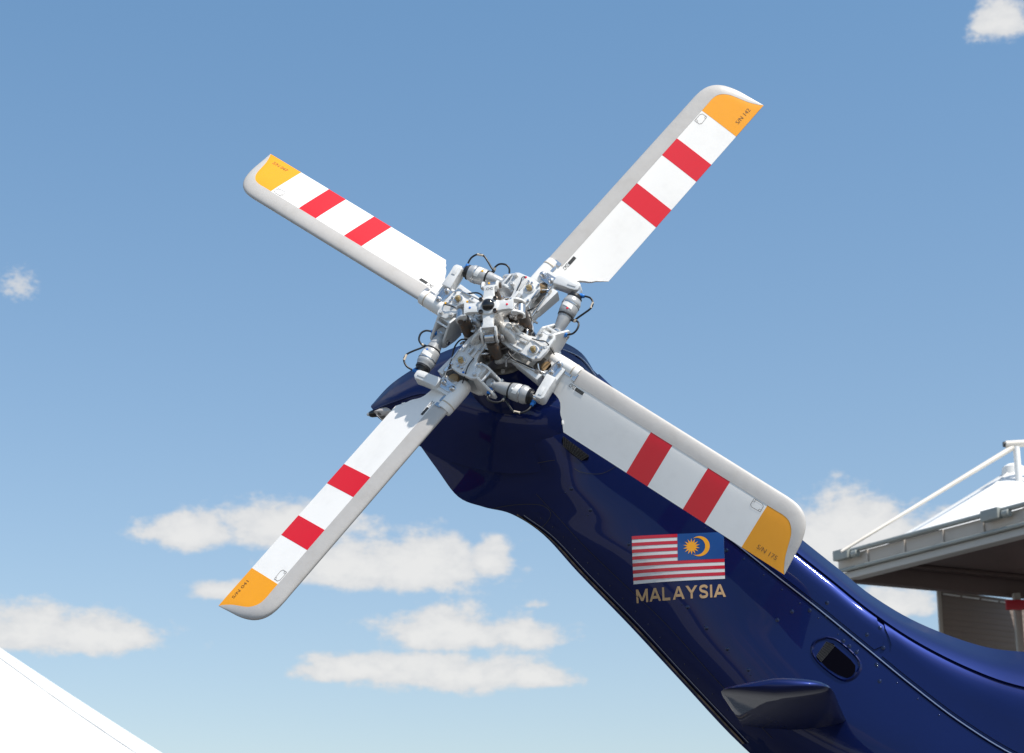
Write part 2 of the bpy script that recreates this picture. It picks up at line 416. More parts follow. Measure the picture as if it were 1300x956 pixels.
def smooth(pts, k):
    P = [Vector(p) for p in pts]
    out = []
    for i in range(len(P) - 1):
        a, b = P[i], P[i + 1]
        p0 = P[i - 1] if i else a * 2 - b
        p3 = P[i + 2] if i + 2 < len(P) else b * 2 - a
        for j in range(k):
            t = j / k
            out.append(.5 * ((2 * a) + (b - p0) * t + (2 * p0 - 5 * a + 4 * b - p3) * t * t + (3 * a - p0 - 3 * b + p3) * t ** 3))
    out.append(P[-1])
    return out


def obj(name, me, parent=None, mtx=None, label=None):
    o = bpy.data.objects.new(name, me)
    COL.objects.link(o)
    if parent:
        o.parent = parent
    if mtx is not None:
        o.matrix_local = mtx
    if label:
        o['label'] = label
    return o


def thing(name, label, cat, mtx=None, group=None):
    o = bpy.data.objects.new(name, None)
    o.empty_display_size = 0.1
    COL.objects.link(o)
    if mtx is not None:
        o.matrix_world = mtx
    o['label'] = label
    o['category'] = cat
    if group:
        o['group'] = group
    return o


def text_mesh(s, size, mapf, material, bold=0.0, name='t'):
    cu = bpy.data.curves.new('tmp', 'FONT')
    cu.body = s
    cu.size = size
    cu.offset = bold
    cu.resolution_u = 3
    ob = bpy.data.objects.new('tmp', cu)
    COL.objects.link(ob)
    dg = bpy.context.evaluated_depsgraph_get()
    me = bpy.data.meshes.new_from_object(ob.evaluated_get(dg))
    bpy.data.objects.remove(ob)
    bpy.data.curves.remove(cu)
    xs = [v.co.x for v in me.vertices]
    ys = [v.co.y for v in me.vertices]
    x0, x1, y0, y1 = min(xs), max(xs), min(ys), max(ys)
    for v in me.vertices:
        v.co = mapf((v.co.x - x0) / (x1 - x0), (v.co.y - y0) / (y1 - y0))
    me.name = name
    me.materials.clear()
    me.materials.append(material)
    return me


# ------------------------------------------------------------------ ground
gb = MB()
gb.poly([(-1500, -1500, 0), (1500, -1500, 0), (1500, 1500, 0), (-1500, 1500, 0)])
g = obj('ground', gb.mesh('ground', ground_material('dark_asphalt', (0.055, 0.054, 0.052), (0.085, 0.083, 0.08), (0.14, 0.137, 0.13)), 0))
g['kind'] = 'structure'
gb = MB()
gb.poly([(-120, -60, 0.004), (120, -60, 0.004), (120, -7.0, 0.004), (-120, -7.0, 0.004)])  # unseen pale sheet behind the camera, added to bounce light onto the blades
g = obj('unseen_bounce_pavement', gb.mesh('unseen_bounce_pavement', ground_material('pale_bounce_concrete', (0.30, 0.285, 0.26), (0.38, 0.365, 0.335), (0.44, 0.42, 0.39)), 0))
g['kind'] = 'structure'

# ------------------------------------------------------------------ helicopter tail
HELI = Matrix.Translation(Vector(O)) @ Matrix.Rotation(math.atan2(-0.2, 0.98), 4, 'Z')
heli = thing('helicopter_tail', 'glossy navy blue helicopter tail fin with a striped flag and gold country name', 'helicopter', HELI)


def dense(curve, k):
    return smooth(curve, k)


def loft(curves, half_names, along=5, across=5):
    """curves from top centre line to bottom centre line on the near side, mirrored to the far side"""
    cs = [dense(curves[n], along) for n in half_names]
    rows = []
    for i in range(len(cs[0])):
        near = [c[i] for c in cs]
        far = [Vector((p.x, -p.y, p.z)) for p in near[1:-1]][::-1]
        rows.append((near, far))
    return rows


def skin(rows, across, bulge=None):
    mb = MB()
    out = []
    for near, far in rows:
        a = smooth(near, across)
        b = smooth([near[-1]] + far + [near[0]], across)[1:-1]
        ring = a + b
        if bulge:
            ring = [bulge(p) for p in ring]
        out.append(ring)
    mb.grid(out, close=True, caps=True)
    return mb, out


HUBX, HUBZ = 0.0, 3.845


def fin_bulge(p):
    if p.y >= 0:
        return p
    d2 = ((p.x - 0.02) / 0.20) ** 2 + ((p.z - 3.62) / 0.17) ** 2
    return Vector((p.x, p.y - 0.075 * math.exp(-d2), p.z))


order = ['nose', 'shoulder', 'crease', 'mid', 'lower', 'trail']
rows = loft(BODY, order, 6)
mb, rings = skin(rows, 5, fin_bulge)
fin_me = mb.mesh('tail_fin', M['navy'], 50)
fin = obj('tail_fin', fin_me, heli)
bm = bmesh.new()
bm.from_mesh(fin_me)
BVH = BVHTree.FromBMesh(bm)
bm.free()


def on_fin(x, z, off=0.0015):
    hit = BVH.ray_cast(Vector((x, -3, z)), Vector((0, 1, 0)))
    if hit[0] is None:
        loc, n, _, _ = BVH.find_nearest(Vector((x, -0.03, z)))
        return loc + n * off, n
    n = hit[1] if hit[1].y < 0 else -hit[1]
    return hit[0] + n * off, n


# leading-edge cover: the nose-to-crease part of the skin, 5 mm proud, with a lipped edge
ns = 5
cov = [r for r in rings]
n_half = 5 * (len(order) - 1) + 1
idx = list(range(0, 11))                       # nose .. crease on the near side
full = len(cov[0])


def proud(i, j, off):
    a = cov[max(i - 1, 0)][j]
    b = cov[min(i + 1, len(cov) - 1)][j]
    c = cov[i][(j - 1) % full]
    d = cov[i][(j + 1) % full]
    n = (b - a).cross(d - c)
    n = n.normalized() if n.length else Vector((0, -1, 0))
    ctr = sum(cov[i], Vector()) / full
    if n.dot(cov[i][j] - ctr) < 0:
        n = -n
    return cov[i][j] + n * off


def cover(i0, i1, name):
    mb = MB()
    rws = []
    for i in range(i0, i1 + 1):
        js = [(j % full) for j in range(-10, 11)]
        outer = [proud(i, j, 0.005) for j in js]
        inner = [proud(i, js[-1], -0.002)]
        inner0 = [proud(i, js[0], -0.002)]
        rws.append(inner0 + outer + inner)
    mb.grid(rws)
    # end faces
    for i in (i0, i1):
        js = [(j % full) for j in range(-10, 11)]
        mb.grid([[proud(i, j, 0.005) for j in js], [proud(i, j, -0.002) for j in js]])
    return obj(name, mb.mesh(name, M['navy'], 40), heli)


cover(2, 43, 'shaft_cover')
cover(44, 66, 'shaft_cover')


mb = MB()
rws = []
for i in range(14, 67):
    js = list(range(-5, 6))
    rws.append([proud(i, js[0], 0.003)] + [proud(i, j, 0.012) for j in js] + [proud(i, js[-1], 0.003)])
mb.grid(rws)
obj('spine_strip', mb.mesh('spine_strip', M['navy'], 25), heli)


def strip_on(points, width, name, material, off=0.003, k=8, parent=None):
    """thin ribbon following points (x,z) laid on the fin side"""
    P = smooth([(x, 0, z) for x, z in points], k)
    L, Rr = [], []
    for i, p in enumerate(P):
        t = (P[min(i + 1, len(P) - 1)] - P[max(i - 1, 0)])
        t.y = 0
        t.normalize()
        s = Vector((-t.z, 0, t.x)) * width / 2
        a, _ = on_fin(p.x + s.x, p.z + s.z, off)
        b, _ = on_fin(p.x - s.x, p.z - s.z, off)
        L.append(a)
        Rr.append(b)
    mb = MB()
    mb.grid([L, Rr])
    return obj(name, mb.mesh(name, material, 30), parent or fin)


def lerp2(A, B, t):
    return (A[0] + (B[0] - A[0]) * t, A[2] + (B[2] - A[2]) * t)


def offs(curve, dx, dz, a=0, b=None):
    return [(p[0] + dx, p[2] + dz) for p in curve[a:b]]


strip_on(offs(BODY['crease'], -0.010, -0.008, 2, 12), 0.0035, 'panel_edge', M['lip'], 0.0045)
strip_on(offs(BODY['crease'], -0.014, -0.012, 1, 12), 0.004, 'panel_gap', M['gap'], 0.002)
strip_on(offs(BODY['lower'], -0.012, -0.006, 3, 10), 0.0018, 'panel_and_reflection_line', M['linedim'], 0.0012)
for ln in LINES:  # first arc paints a reflection's edge below the hub; the rest are panel lines
    strip_on([(p[0], p[2]) for p in ln], 0.0022, 'panel_and_reflection_line', M['linedim'], 0.0012, 5, heli)
tl = [((a[0] * .76 + b[0] * .24), (a[2] * .76 + b[2] * .24)) for a, b in zip(BODY['trail'], BODY['lower'])]
strip_on(tl[4:10], 0.0022, 'trailing_edge_seam', M['lip'], 0.002)
strip_on([(x - 0.008, z - 0.004) for x, z in tl[4:10]], 0.003, 'seal_strip', M['gap'], 0.0015)

tb = [((a[0] * .90 + b[0] * .10), (a[2] * .90 + b[2] * .10)) for a, b in zip(BODY['trail'], BODY['lower'])]
strip_on(tb[4:10], 0.006, 'trailing_edge_strip', mat('worn_edge_primer', (0.16, 0.11, 0.08), 0.5, spots=((0.03, 0.03, 0.03), 25, 0.4, 0.6, 0.9)), 0.001)

# cover seam between the two cover pieces is the gap left at station 43/44; screws
for i, p in enumerate(RIV):
    c, n = on_fin(p[0], p[2], 0.0)
    if c.y > -0.02 or (FLAG[0][0] < c.x < FLAG[1][0] and WORD[3][2] < c.z < FLAG[0][2]):
        continue
    k = MB()
    k.lathe((0, 0, 0), (0, 0, 1), [(-0.001, 0.0075), (0.0004, 0.0075), (0.0008, 0.0052), (0.0022, 0.0048), (0.003, 0.003)], 14) if i == 0 else None
    if i == 0:
        screw_me = k.mesh('screw', M['screw'], 30)
    else:
        k.b.free()
    # lie on the proud cover where there is one
    o = obj('screw', screw_me, fin, Matrix.Translation(c + n * (0.005 if i in (0, 7, 8, 9, 14) else 0)) @ n.to_track_quat('Z', 'Y').to_matrix().to_4x4())


rv = MB()
rv.lathe((0, 0, 0), (0, 0, 1), [(-.001, .0032), (.0006, .0030), (.0012, .0018)], 8)
rivet_me = rv.mesh('rivet', M['screw'], 30)


def rivet_row(pts, step):
    P = smooth([(x, 0, z) for x, z in pts], 12)
    acc = 0
    for a, b in zip(P[:-1], P[1:]):
        acc += (b - a).length
        if acc >= step:
            acc = 0
            if FLAG[0][0] - .01 < b.x < FLAG[1][0] + .01 and WORD[3][2] - .01 < b.z < FLAG[0][2] + .01:
                continue
            c, n = on_fin(b.x, b.z, 0.0)
            obj('rivet', rivet_me, fin, Matrix.Translation(c) @ n.to_track_quat('Z', 'Y').to_matrix().to_4x4())


rivet_row([(x + 0.020, z + 0.014) for x, z in tl[4:10]], 0.055)
rivet_row([(x - 0.030, z - 0.024) for x, z in [(p[0], p[2]) for p in BODY['crease'][2:10]]], 0.075)
rivet_row([((a[0] + b[0]) / 2, (a[2] + b[2]) / 2) for a, b in zip(BODY['mid'][2:10], BODY['lower'][2:10])], 0.11)

# flag: seven red and seven white bands on a patch draped on the fin
def patch(x0, x1, z0, z1, off, nx=12, nz=4):
    mb = MB()
    mb.grid([[on_fin(x0 + (x1 - x0) * i / nx, z0 + (z1 - z0) * j / nz, off)[0] for i in range(nx + 1)] for j in range(nz + 1)])
    return mb


FX0, FX1, FZ0, FZ1 = FLAG[0][0] + .003, FLAG[1][0], FLAG[3][2] + .002, FLAG[0][2]
CX = FX0 + (FX1 - FX0) * 0.5
flag = obj('flag', patch(FX0, FX1, FZ0, FZ1, 0.0012, 24, 14).mesh('flag', M['fwhite'], 30), heli)
sh = (FZ1 - FZ0) / 14
for i in range(7):
    zt = FZ1 - 2 * i * sh
    xe = CX if i < 4 else FX1
    obj('red_stripe', patch(FX0, xe, zt - sh, zt, 0.0018, 20 if i > 3 else 10, 1).mesh('red_stripe', M['fred'], 30), flag)
obj('canton', patch(CX, FX1, FZ1 - 8 * sh, FZ1, 0.0022, 12, 8).mesh('canton', M['fblue'], 30), flag)


def flat(name, loops, material, off, parent):
    mb = MB()
    for lp in loops:
        mb.poly([on_fin(x, z, off)[0] for x, z in lp])
    me = mb.mesh(name, material, 30)
    return obj(name, me, parent)


sx, sz = CX + (FX1 - CX) * 0.30, FZ1 - 4.0 * sh
star = []
for i in range(28):
    r = 0.030 if i % 2 == 0 else 0.0155
    a = math.pi * i / 14 + math.pi / 2
    star.append((sx + r * math.cos(a), sz + r * math.sin(a)))
tri = [[(sx, sz), star[i], star[(i + 1) % 28]] for i in range(28)]
flat('star', tri, M['fgold'], 0.0028, flag)
mx = CX + (FX1 - CX) * 0.47
ro, ri, sft = 0.0365, 0.0325, -0.0105
oc, ic = [], []
for i in range(25):
    a = R(-128 + 256 * i / 24)
    oc.append((mx + ro * math.cos(a), sz + ro * math.sin(a)))
# inner circle centred to the left, meeting the outer one at the horns
hx, hz = oc[-1]
cx2 = mx + sft
r2 = math.hypot(hx - cx2, hz - sz)
a_end = math.atan2(hz - sz, hx - cx2)
for i in range(25):
    a = -a_end + 2 * a_end * i / 24
    ic.append((cx2 + r2 * math.cos(a), sz + r2 * math.sin(a)))
flat('crescent', [[oc[i], oc[i + 1], ic[i + 1], ic[i]] for i in range(24)], M['fgold'], 0.0028, flag)

WX0, WX1 = WORD[0][0] + 0.004, WORD[1][0]
WZT, WZB = WORD[0][2] - 0.003, WORD[3][2] + 0.003


def word_map(u, v):
    return on_fin(WX0 + (WX1 - WX0) * u, WZB + (WZT - WZB) * v, 0.0014)[0]


GLY = {'M': (1.0, [[(0, 0), (0, 1)], [(0, 1), (.5, .12)], [(.5, .12), (1, 1)], [(1, 1), (1, 0)]]), 'A': (.95, [[(0, 0), (.5, 1)], [(.5, 1), (1, 0)], [(.2, .30), (.8, .30)]]),
       'L': (.70, [[(0, 1), (0, 0)], [(0, .085), (1, .085)]]), 'Y': (.9, [[(0, 1), (.5, .45)], [(1, 1), (.5, .45)], [(.5, .5), (.5, 0)]]),
       'S': (.75, [[(.97, .76), (.80, .90), (.5, .93), (.16, .86), (.08, .70), (.22, .56), (.55, .49), (.86, .40), (.93, .24), (.80, .11), (.5, .07), (.18, .10), (.03, .26)]]), 'I': (.0, [[(0, 0), (0, 1)]])}


def stroke_word(word):
    mb = MB()
    hgt = 1.0
    gap, wst = 0.36, 0.21
    x = 0.0
    quads = []
    for ch in word:
        w, strokes = GLY[ch]
        for st in strokes:
            pts = [(x + a * w, b * hgt) for a, b in st]
            if len(pts) > 2:
                pp = smooth([(a, b, 0) for a, b in pts], 3)
                pts = [(p.x, p.y) for p in pp]
            Ls, Rs = [], []
            for i, p in enumerate(pts):
                q0, q1 = pts[max(i - 1, 0)], pts[min(i + 1, len(pts) - 1)]
                d = Vector((q1[0] - q0[0], q1[1] - q0[1])).normalized()
                if abs(d.y) > .2 and len(pts) == 2:      # cut the stroke ends level
                    n = Vector((wst / 2 / abs(d.y), 0))
                else:
                    n = Vector((-d.y, d.x)) * wst / 2
                Ls.append((p[0] + n.x, p[1] + n.y))
                Rs.append((p[0] - n.x, p[1] - n.y))
            quads.append((Ls, Rs))
        x += w + gap
    X1 = x - gap + wst / 2
    k = 0
    for Ls, Rs in quads:
        k += 1
        off = 0.0013 + (k % 5) * 0.00008
        f = lambda p: on_fin(WX0 + (WX1 - WX0) * (p[0] + wst / 2) / (X1 + wst / 2), WZB + (WZT - WZB) * p[1], off)[0]
        mb.grid([[f(p) for p in Ls], [f(p) for p in Rs]])
    return mb.mesh('lettering', M['letter'], 30)


obj('lettering', stroke_word('MALAYSIA'), heli)


# oval air intake low on the fin
def quad_c(q):
    return (sum(p[0] for p in q) / len(q), sum(p[2] for p in q) / len(q))


def ring_on(pts, inner, off0, off1, name, material, parent):
    c = quad_c(pts)
    P = smooth([(p[0], 0, p[2]) for p in pts] + [(pts[0][0], 0, pts[0][2])], 5)[:-1]
    outer = [on_fin(p.x, p.z, off0)[0] for p in P]
    mid = [on_fin(c[0] + (p.x - c[0]) * (1 + inner) / 2, c[1] + (p.z - c[1]) * (1 + inner) / 2, off1)[0] for p in P]
    inn = [on_fin(c[0] + (p.x - c[0]) * inner, c[1] + (p.z - c[1]) * inner, off0)[0] for p in P]
    mb = MB()
    mb.grid([outer, mid, inn], close=True)
    return obj(name, mb.mesh(name, material, 60), parent)


def rounded(pts, off, name, material, parent, k=5):
    c = quad_c(pts)
    P = smooth([(p[0], 0, p[2]) for p in pts] + [(pts[0][0], 0, pts[0][2])], k)[:-1]
    mb = MB()
    cc = on_fin(c[0], c[1], off)[0]
    ring = [on_fin(p.x, p.z, off)[0] for p in P]
    for i in range(len(ring)):
        mb.poly([cc, ring[i], ring[(i + 1) % len(ring)]])
    return obj(name, mb.mesh(name, material, 60), parent)


vent = ring_on(VENTO, 0.86, 0.0005, 0.006, 'air_vent', M['navy'], heli)
rounded(VENT, 0.0015, 'vent_opening', M['gap'], vent, 3)
rounded(GRILLE, 0.0018, 'vent_grille', M['gap'], vent, 3)


def wires(pts, n, name, parent):
    A, B, C, D = [Vector(p) for p in pts]
    mb = MB()
    for i in range(n + 1):
        t = i / n
        for a, b in ((A.lerp(B, t), D.lerp(C, t)), (A.lerp(D, t), B.lerp(C, t))):
            pa, pb = on_fin(a.x, a.z, 0.0035)[0], on_fin(b.x, b.z, 0.0035)[0]
            mb.cyl(pa, pb, 0.0005, seg=4)
    return obj(name, mb.mesh(name, M['meshw'], 30), parent)


wires(GRILLE, 8, 'wire_mesh', vent)
gr = rounded(GR2, 0.002, 'mesh_grille', M['gap'], heli, 2)
wires(GR2, 10, 'wire_mesh', gr)

# gearbox cowl across the top of the fin
crow = loft(COWL, ['top', 'sh', 'cr', 'bo'], 6)
mb, _ = skin(crow, 6)
cowl_me = mb.mesh('gearbox_cowl', M['navy'], 50)
cowl = obj('gearbox_cowl', cowl_me, heli)
P = [Vector(p) for p in GLASS]
mb = MB()
c = sum(P, Vector()) / len(P)
ring = smooth([*P, P[0]], 5)[:-1]
rr = [[c + (p - c) * s + Vector((0, dy, 0)) for p in ring] for s, dy in ((1, 0.03), (1, 0.0), (0.85, -0.018), (0.5, -0.028), (0.05, -0.032))]
mb.grid(rr, close=True, caps=True)
obj('tail_lamp_glass', mb.mesh('tail_lamp_glass', M['lens'], 60), cowl)
tp = Vector(COWL['cr'][0])
mb = MB()
mb.lathe(tp + Vector((-0.026, 0.03, -0.006)), (1, 0, 0.1), [(0, .004), (0.003, .010), (.012, .014), (.03, .015), (.036, .012)], 16)
obj('tail_lamp', mb.mesh('tail_lamp', M['cap'], 40), cowl)
mb = MB()
mb.lathe(tp + Vector((-0.034, 0.03, -0.006)), (1, 0, 0.1), [(0, .002), (0.003, .006), (.010, .008)], 12)
obj('lamp_lens', mb.mesh('lamp_lens', M['fwhite'], 60), cowl)
# rolled lip along the cowl's lower edge and the pale moulding on its forward dome
mb = MB()
mb.tube([Vector(p) + Vector((0, -0.001, 0)) for p in COWL['cr'][0:4]], 0.0035, 8)
obj('cowl_lip', mb.mesh('cowl_lip', M['navy'], 60), cowl)
mb = MB()
pp = [Vector(p) for p in COWL['top'][6:9]]
qq = [Vector(p) for p in COWL['sh'][6:9]]
mb.tube([a * .45 + b * .55 + Vector((0, -.012, 0)) for a, b in zip(pp, qq)], 0.003, 8)
obj('dome_moulding', mb.mesh('dome_moulding', M['lip'], 60), cowl)

# stabiliser below the fin, reaching towards the viewer
mb = MB()
rws = []
for yy, sc in ((-0.12, 1.05), (-0.5, 1.02), (-0.85, 1.0), (-0.94, 0.97), (-0.985, 0.90), (-1.01, 0.76), (-1.025, 0.55), (-1.032, 0.25)):
    rr = []
    for i in range(28):
        a = 2 * math.pi * i / 28
        x = math.cos(a)
        zz = math.sin(a) * (0.045 if math.sin(a) > 0 else 0.035) * (1 - 0.55 * max(0, -x)) 
        rr.append((0.965 + x * 0.17 * sc, yy, 2.482 + zz * 0.75 * sc))
    rws.append(rr)
mb.grid(rws, close=True, caps=True)
obj('stabiliser', mb.mesh('stabiliser', M['navy'], 50), heli)
# forward boom beyond the frame
mb = MB()
end = rings[-1]
cc = sum(end, Vector()) / len(end)
rws = [end]
for k, (dx, g, dz) in enumerate(((0.5, 1.02, -0.01), (1.2, 1.12, -0.02), (2.2, 1.3, -0.04), (3.4, 1.5, -0.06), (4.4, 1.7, -0.06))):
    rws.append([Vector((cc.x + dx, cc.y + (p.y - cc.y) * g, cc.z + dz + (p.z - cc.z) * g)) for p in end])
mb.grid(rws, close=True, caps=True)
obj('tail_boom', mb.mesh('tail_boom', M['navy'], 50), heli)

# ------------------------------------------------------------------ tail rotor
ROT = Matrix(((0.980659, 0.016866, -0.194995, -0.0463), (-0.193376, 0.237331, -0.951987, 6.6572), (0.030222, 0.971283, 0.236002, 3.845), (0, 0, 0, 1)))
rotor = thing('tail_rotor', 'four bladed tail rotor with red striped white blades and amber tips', 'rotor', ROT)
PSI = 0.89123
ARMS = [('up_right', 0), ('up_left', 1), ('down_left', 2), ('down_right', 3)]


def arm_m(k):
    return Matrix.Rotation(PSI + k * math.pi / 2, 4, 'Z')


TH, TW, CONE = 0.27451, -0.06967, -0.01679


def bp(r, c, z):
    """blade space: radius, chordwise distance behind the pitch axis, height off the mid surface"""
    th = TH + TW * (r / 1.35 - 0.7)
    z = z - 0.0105
    return Vector((r, -(c * math.cos(th)) + z * math.sin(-th) * -1 * -1, -c * math.sin(th) + z * math.cos(th) + CONE * r))


def bp(r, c, z):
    th = TH + TW * (r / 1.35 - 0.7)
    z = z - 0.0105
    # chord direction (towards the trailing edge) and surface normal
    return Vector((r, -c * math.cos(th) + z * -math.sin(th), -c * math.sin(th) + z * math.cos(th) + CONE * r))


TEC = [(0.285, 0.069), (0.302, 0.073), (0.320, 0.077), (0.335, 0.082), (0.348, 0.091), (0.358, 0.104), (0.366, 0.118), (0.374, 0.127), (0.385, 0.135), (0.400, 0.1525), (0.415, 0.170)]


def te(r):
    if r >= TEC[-1][0]:
        return 0.1705
    for (a, b), (c, d) in zip(TEC[:-1], TEC[1:]):
        if r <= c:
            return b + (d - b) * max(0, (r - a)) / (c - a)
    return 0.1705


ST = []     # (outline point, strip edge point, trailing point)
for r in [0.285, 0.302, 0.320, 0.335, 0.348, 0.358, 0.366, 0.374, 0.385, 0.400, 0.415, 0.45, 0.52, 0.60, 0.6958, 0.7875, 0.86, 0.9386, 1.03, 1.10, 1.183]:
    ST.append(((r, -0.052), (r, 0.009), (r, te(r))))
ST += [((1.222, -0.052), (1.216, .009), (1.205, .1705)), ((1.256, -0.049), (1.245, .0085), (1.230, .1705)), ((1.285, -0.040), (1.272, .014), (1.255, .1705)),
       ((1.31, -0.022), (1.292, .030), (1.280, .1705)), ((1.330, 0.008), (1.306, .053), (1.300, .1705)), ((1.344, .055), (1.317, .088), (1.320, .1705)),
       ((1.350, .110), (1.328, .122), (1.337, .1705)), ((1.3555, .1690), (1.346, .158), (1.3556, .1705))]
OUT = [s[0] for s in ST]


def dist_out(r, c):
    best = 9
    for a, b in zip(OUT[:-1], OUT[1:]):
        dx, dy = b[0] - a[0], b[1] - a[1]
        t = max(0, min(1, ((r - a[0]) * dx + (c - a[1]) * dy) / (dx * dx + dy * dy + 1e-12)))
        best = min(best, math.hypot(r - a[0] - t * dx, c - a[1] - t * dy))
    return best


def bz(r, c):
    d = min(dist_out(r, c) / 0.052, 1)
    g = math.sqrt(max(0, 1 - (1 - d) ** 2))
    tp = 1.0 if c < 0.02 else 1.0 - 0.90 * ((c - 0.02) / 0.15) ** 1.15
    return 0.0155 * g * max(tp, 0.08)


def band(i0, i1, ea, eb, nj, off, name, material, bottom=True, ease=False):
    """shell between edges ea and eb (0 outline, 1 strip edge, 2 trailing) for stations i0..i1"""
    mb = MB()
    st = ST[i0:i1 + 1]
    tops, bots = [], []
    for s in st:
        A, B = s[ea], s[eb]
        tr_, br_ = [], []
        for j in range(nj + 1):
            t = j / nj
            if ease:
                t = 1 - math.cos(t * math.pi / 2)
            r, c = A[0] + (B[0] - A[0]) * t, A[1] + (B[1] - A[1]) * t
            z = bz(r, c)
            tr_.append(bp(r, c, z + off))
            br_.append(bp(r, c, -z - off))
        tops.append(tr_)
        bots.append(br_)
    if bottom:
        mb.grid([a + b[::-1] for a, b in zip(tops, bots)], close=True, caps=True)
    else:
        mb.grid(tops)
    bmesh.ops.remove_doubles(mb.b, verts=mb.b.verts, dist=1e-6)
    return mb.mesh(name, material, 45)


# refine stations so the tip and the long part are smooth
def refine(st):
    out = []
    for i in range(len(st) - 1):
        a, b = st[i], st[i + 1]
        k = 3 if i >= 20 else 1
        for j in range(k):
            t = j / k
            if k == 1:
                out.append(a)
            else:
                p0 = st[i - 1]
                p3 = st[min(i + 2, len(st) - 1)]
                q = []
                for e in range(3):
                    f = [0, 0]
                    for d in range(2):
                        w, x, y, z = p0[e][d], a[e][d], b[e][d], p3[e][d]
                        f[d] = .5 * (2 * x + (y - w) * t + (2 * w - 5 * x + 4 * y - z) * t * t + (3 * x - w - 3 * y + z) * t ** 3)
                    if e == 2:
                        f[1] = 0.1705
                    q.append(tuple(f))
                out.append(tuple(q))
    out.append(st[-1])
    return out


ST = refine(ST)
OUT = [s[0] for s in ST]
NS = len(ST) - 1
iT = 19
I = {0.6958: 13, 0.7875: 14, 0.9386: 16, 1.03: 17, 1.183: 19}
blade_me = band(0, NS, 0, 2, 16, 0, 'rotor_blade', M['white'], ease=True)
strip_me = band(4, NS, 0, 1, 9, 0.0010, 'abrasion_strip', M['strip'], ease=True)
stripe_out = band(17, 18, 1, 2, 9, 0.0004, 'red_stripe', M['red'])
stripe_in = band(14, 15, 1, 2, 9, 0.0004, 'red_stripe', M['red'])
tip_me = band(20, NS, 1, 2, 9, 0.0004, 'amber_tip', M['yellow'])


def dec_line(pts, w, closed=False):
    mb = MB()
    P = pts + [pts[0]] if closed else pts
    for a, b in zip(P[:-1], P[1:]):
        d = Vector((b[0] - a[0], b[1] - a[1]))
        n = Vector((-d.y, d.x)).normalized() * w / 2
        mb.poly([bp(r, c, bz(r, c) + 0.0009) for r, c in ((a[0] + n.x, a[1] + n.y), (b[0] + n.x, b[1] + n.y), (b[0] - n.x, b[1] - n.y), (a[0] - n.x, a[1] - n.y))])
    return mb


sq = [(1.132, .014), (1.166, .014), (1.174, .020), (1.174, .040), (1.140, .042), (1.132, .036)]
mark_me = dec_line(sq, 0.0016, True)
mark_me.merge(dec_line([(1.132, .024), (1.139, .024), (1.139, .014)], 0.0012).b)
mark_me.merge(dec_line([(1.166, .040), (1.166, .034), (1.174, .034)], 0.0012).b)
mark_me = mark_me.mesh('inspection_mark', M['pline'], 0)


def blade_text(s, r0, r1, c0, c1, flip, off=0.001, mt=None):
    def f(u, v):
        if flip:
            u, v = 1 - u, 1 - v
        r, c = r0 + (r1 - r0) * u, c1 + (c0 - c1) * v
        return bp(r, c, bz(r, c) + off)
    return text_mesh(s, 1, f, mt or M['print'], 0.0, 'lettering')


dk = MB()
for i in range(9):
    r0 = 0.371 + i * 0.0040
    dk.poly([bp(r, c, bz(r, c) + 0.0012) for r, c in ((r0, .016), (r0 + .0033, .016), (r0 + .0033, .0265), (r0, .0265))])
for c0 in (.0155, .0200, .0250):
    dk.poly([bp(r, c, bz(r, c) + 0.0011) for r, c in ((.371, c0), (.4065, c0), (.4065, c0 + .0028), (.371, c0 + .0028))])
block_me = dk.mesh('stencil_block', M['print'], 0)

# ---- hub hardware meshes, in the frame of one arm (x radial, y towards the leading side, z outwards)
H = {}
# grip: two forged plates joined by a web
mb = MB()
top = [(.058, -.042), (.10, -.047), (.16, -.043), (.205, -.037), (.222, -.020), (.224, .014), (.217, .070), (.208, .084), (.172, .080), (.152, .040), (.128, .031), (.085, .030), (.060, .018)]
mb.prism(top, .043, .060, .003)
mb.prism([(x, y) for x, y in top], -.062, -.046, .003)
mb.prism([(.070, -.026), (.130, -.030), (.135, .018), (.075, .018)], -.050, .047, .004)
mb.prism([(.15, .045), (.175, .075), (.163, .077), (.14, .05)], -.050, .047, .002)
H['grip'] = mb.mesh('blade_grip', M['grip'], 40)
# ribs and raised pads on the grip plate
mb = MB()
mb.lathe((.183, -.007, .0585), (0, 0, 1), [(0, .0205), (.004, .0205), (.0055, .019)], 24)
mb.prism([(.095, -.036), (.150, -.034), (.150, -.026), (.095, -.028)], .058, .066, .0015)
mb.prism([(.160, .018), (.214, .022), (.213, .027), (.160, .023)], .058, .063, .001)
mb.prism([(.092, .008), (.150, .012), (.150, .022), (.092, .018)], .058, .068, .002)
H['pad'] = mb.mesh('raised_pad', M['grip'], 40)
mb = MB()
mb.lathe((.183, -.007, .063), (0, 0, 1), [(0, .016), (.003, .016), (.004, .015)], 24)
H['washer'] = mb.mesh('washer', M['steel'], 40)
mb = MB()
mb.hexnut((.183, -.007, .066), (0, 0, 1), .0115, .011)
mb.cyl((.183, -.007, .076), (.183, -.007, .083), .0062, .0055, seg=12, ch=.001)
H['nut'] = mb.mesh('main_bolt', M['brass'], 30)


def dome(mb, p, r=.008, h=.006, d=(0, 0, 1)):
    mb.lathe(p, d, [(0, r * 1.25), (h * .22, r * 1.25), (h * .24, r), (h * .75, r * .92), (h, r * .6)], 14)


mb = MB()
for p in ((.163, .058, .060), (.199, .071, .060)):
    dome(mb, p, .0085, .009)
H['gbolts'] = None
mb.b.free()


def one(f):
    m_ = MB()
    f(m_)
    return m_


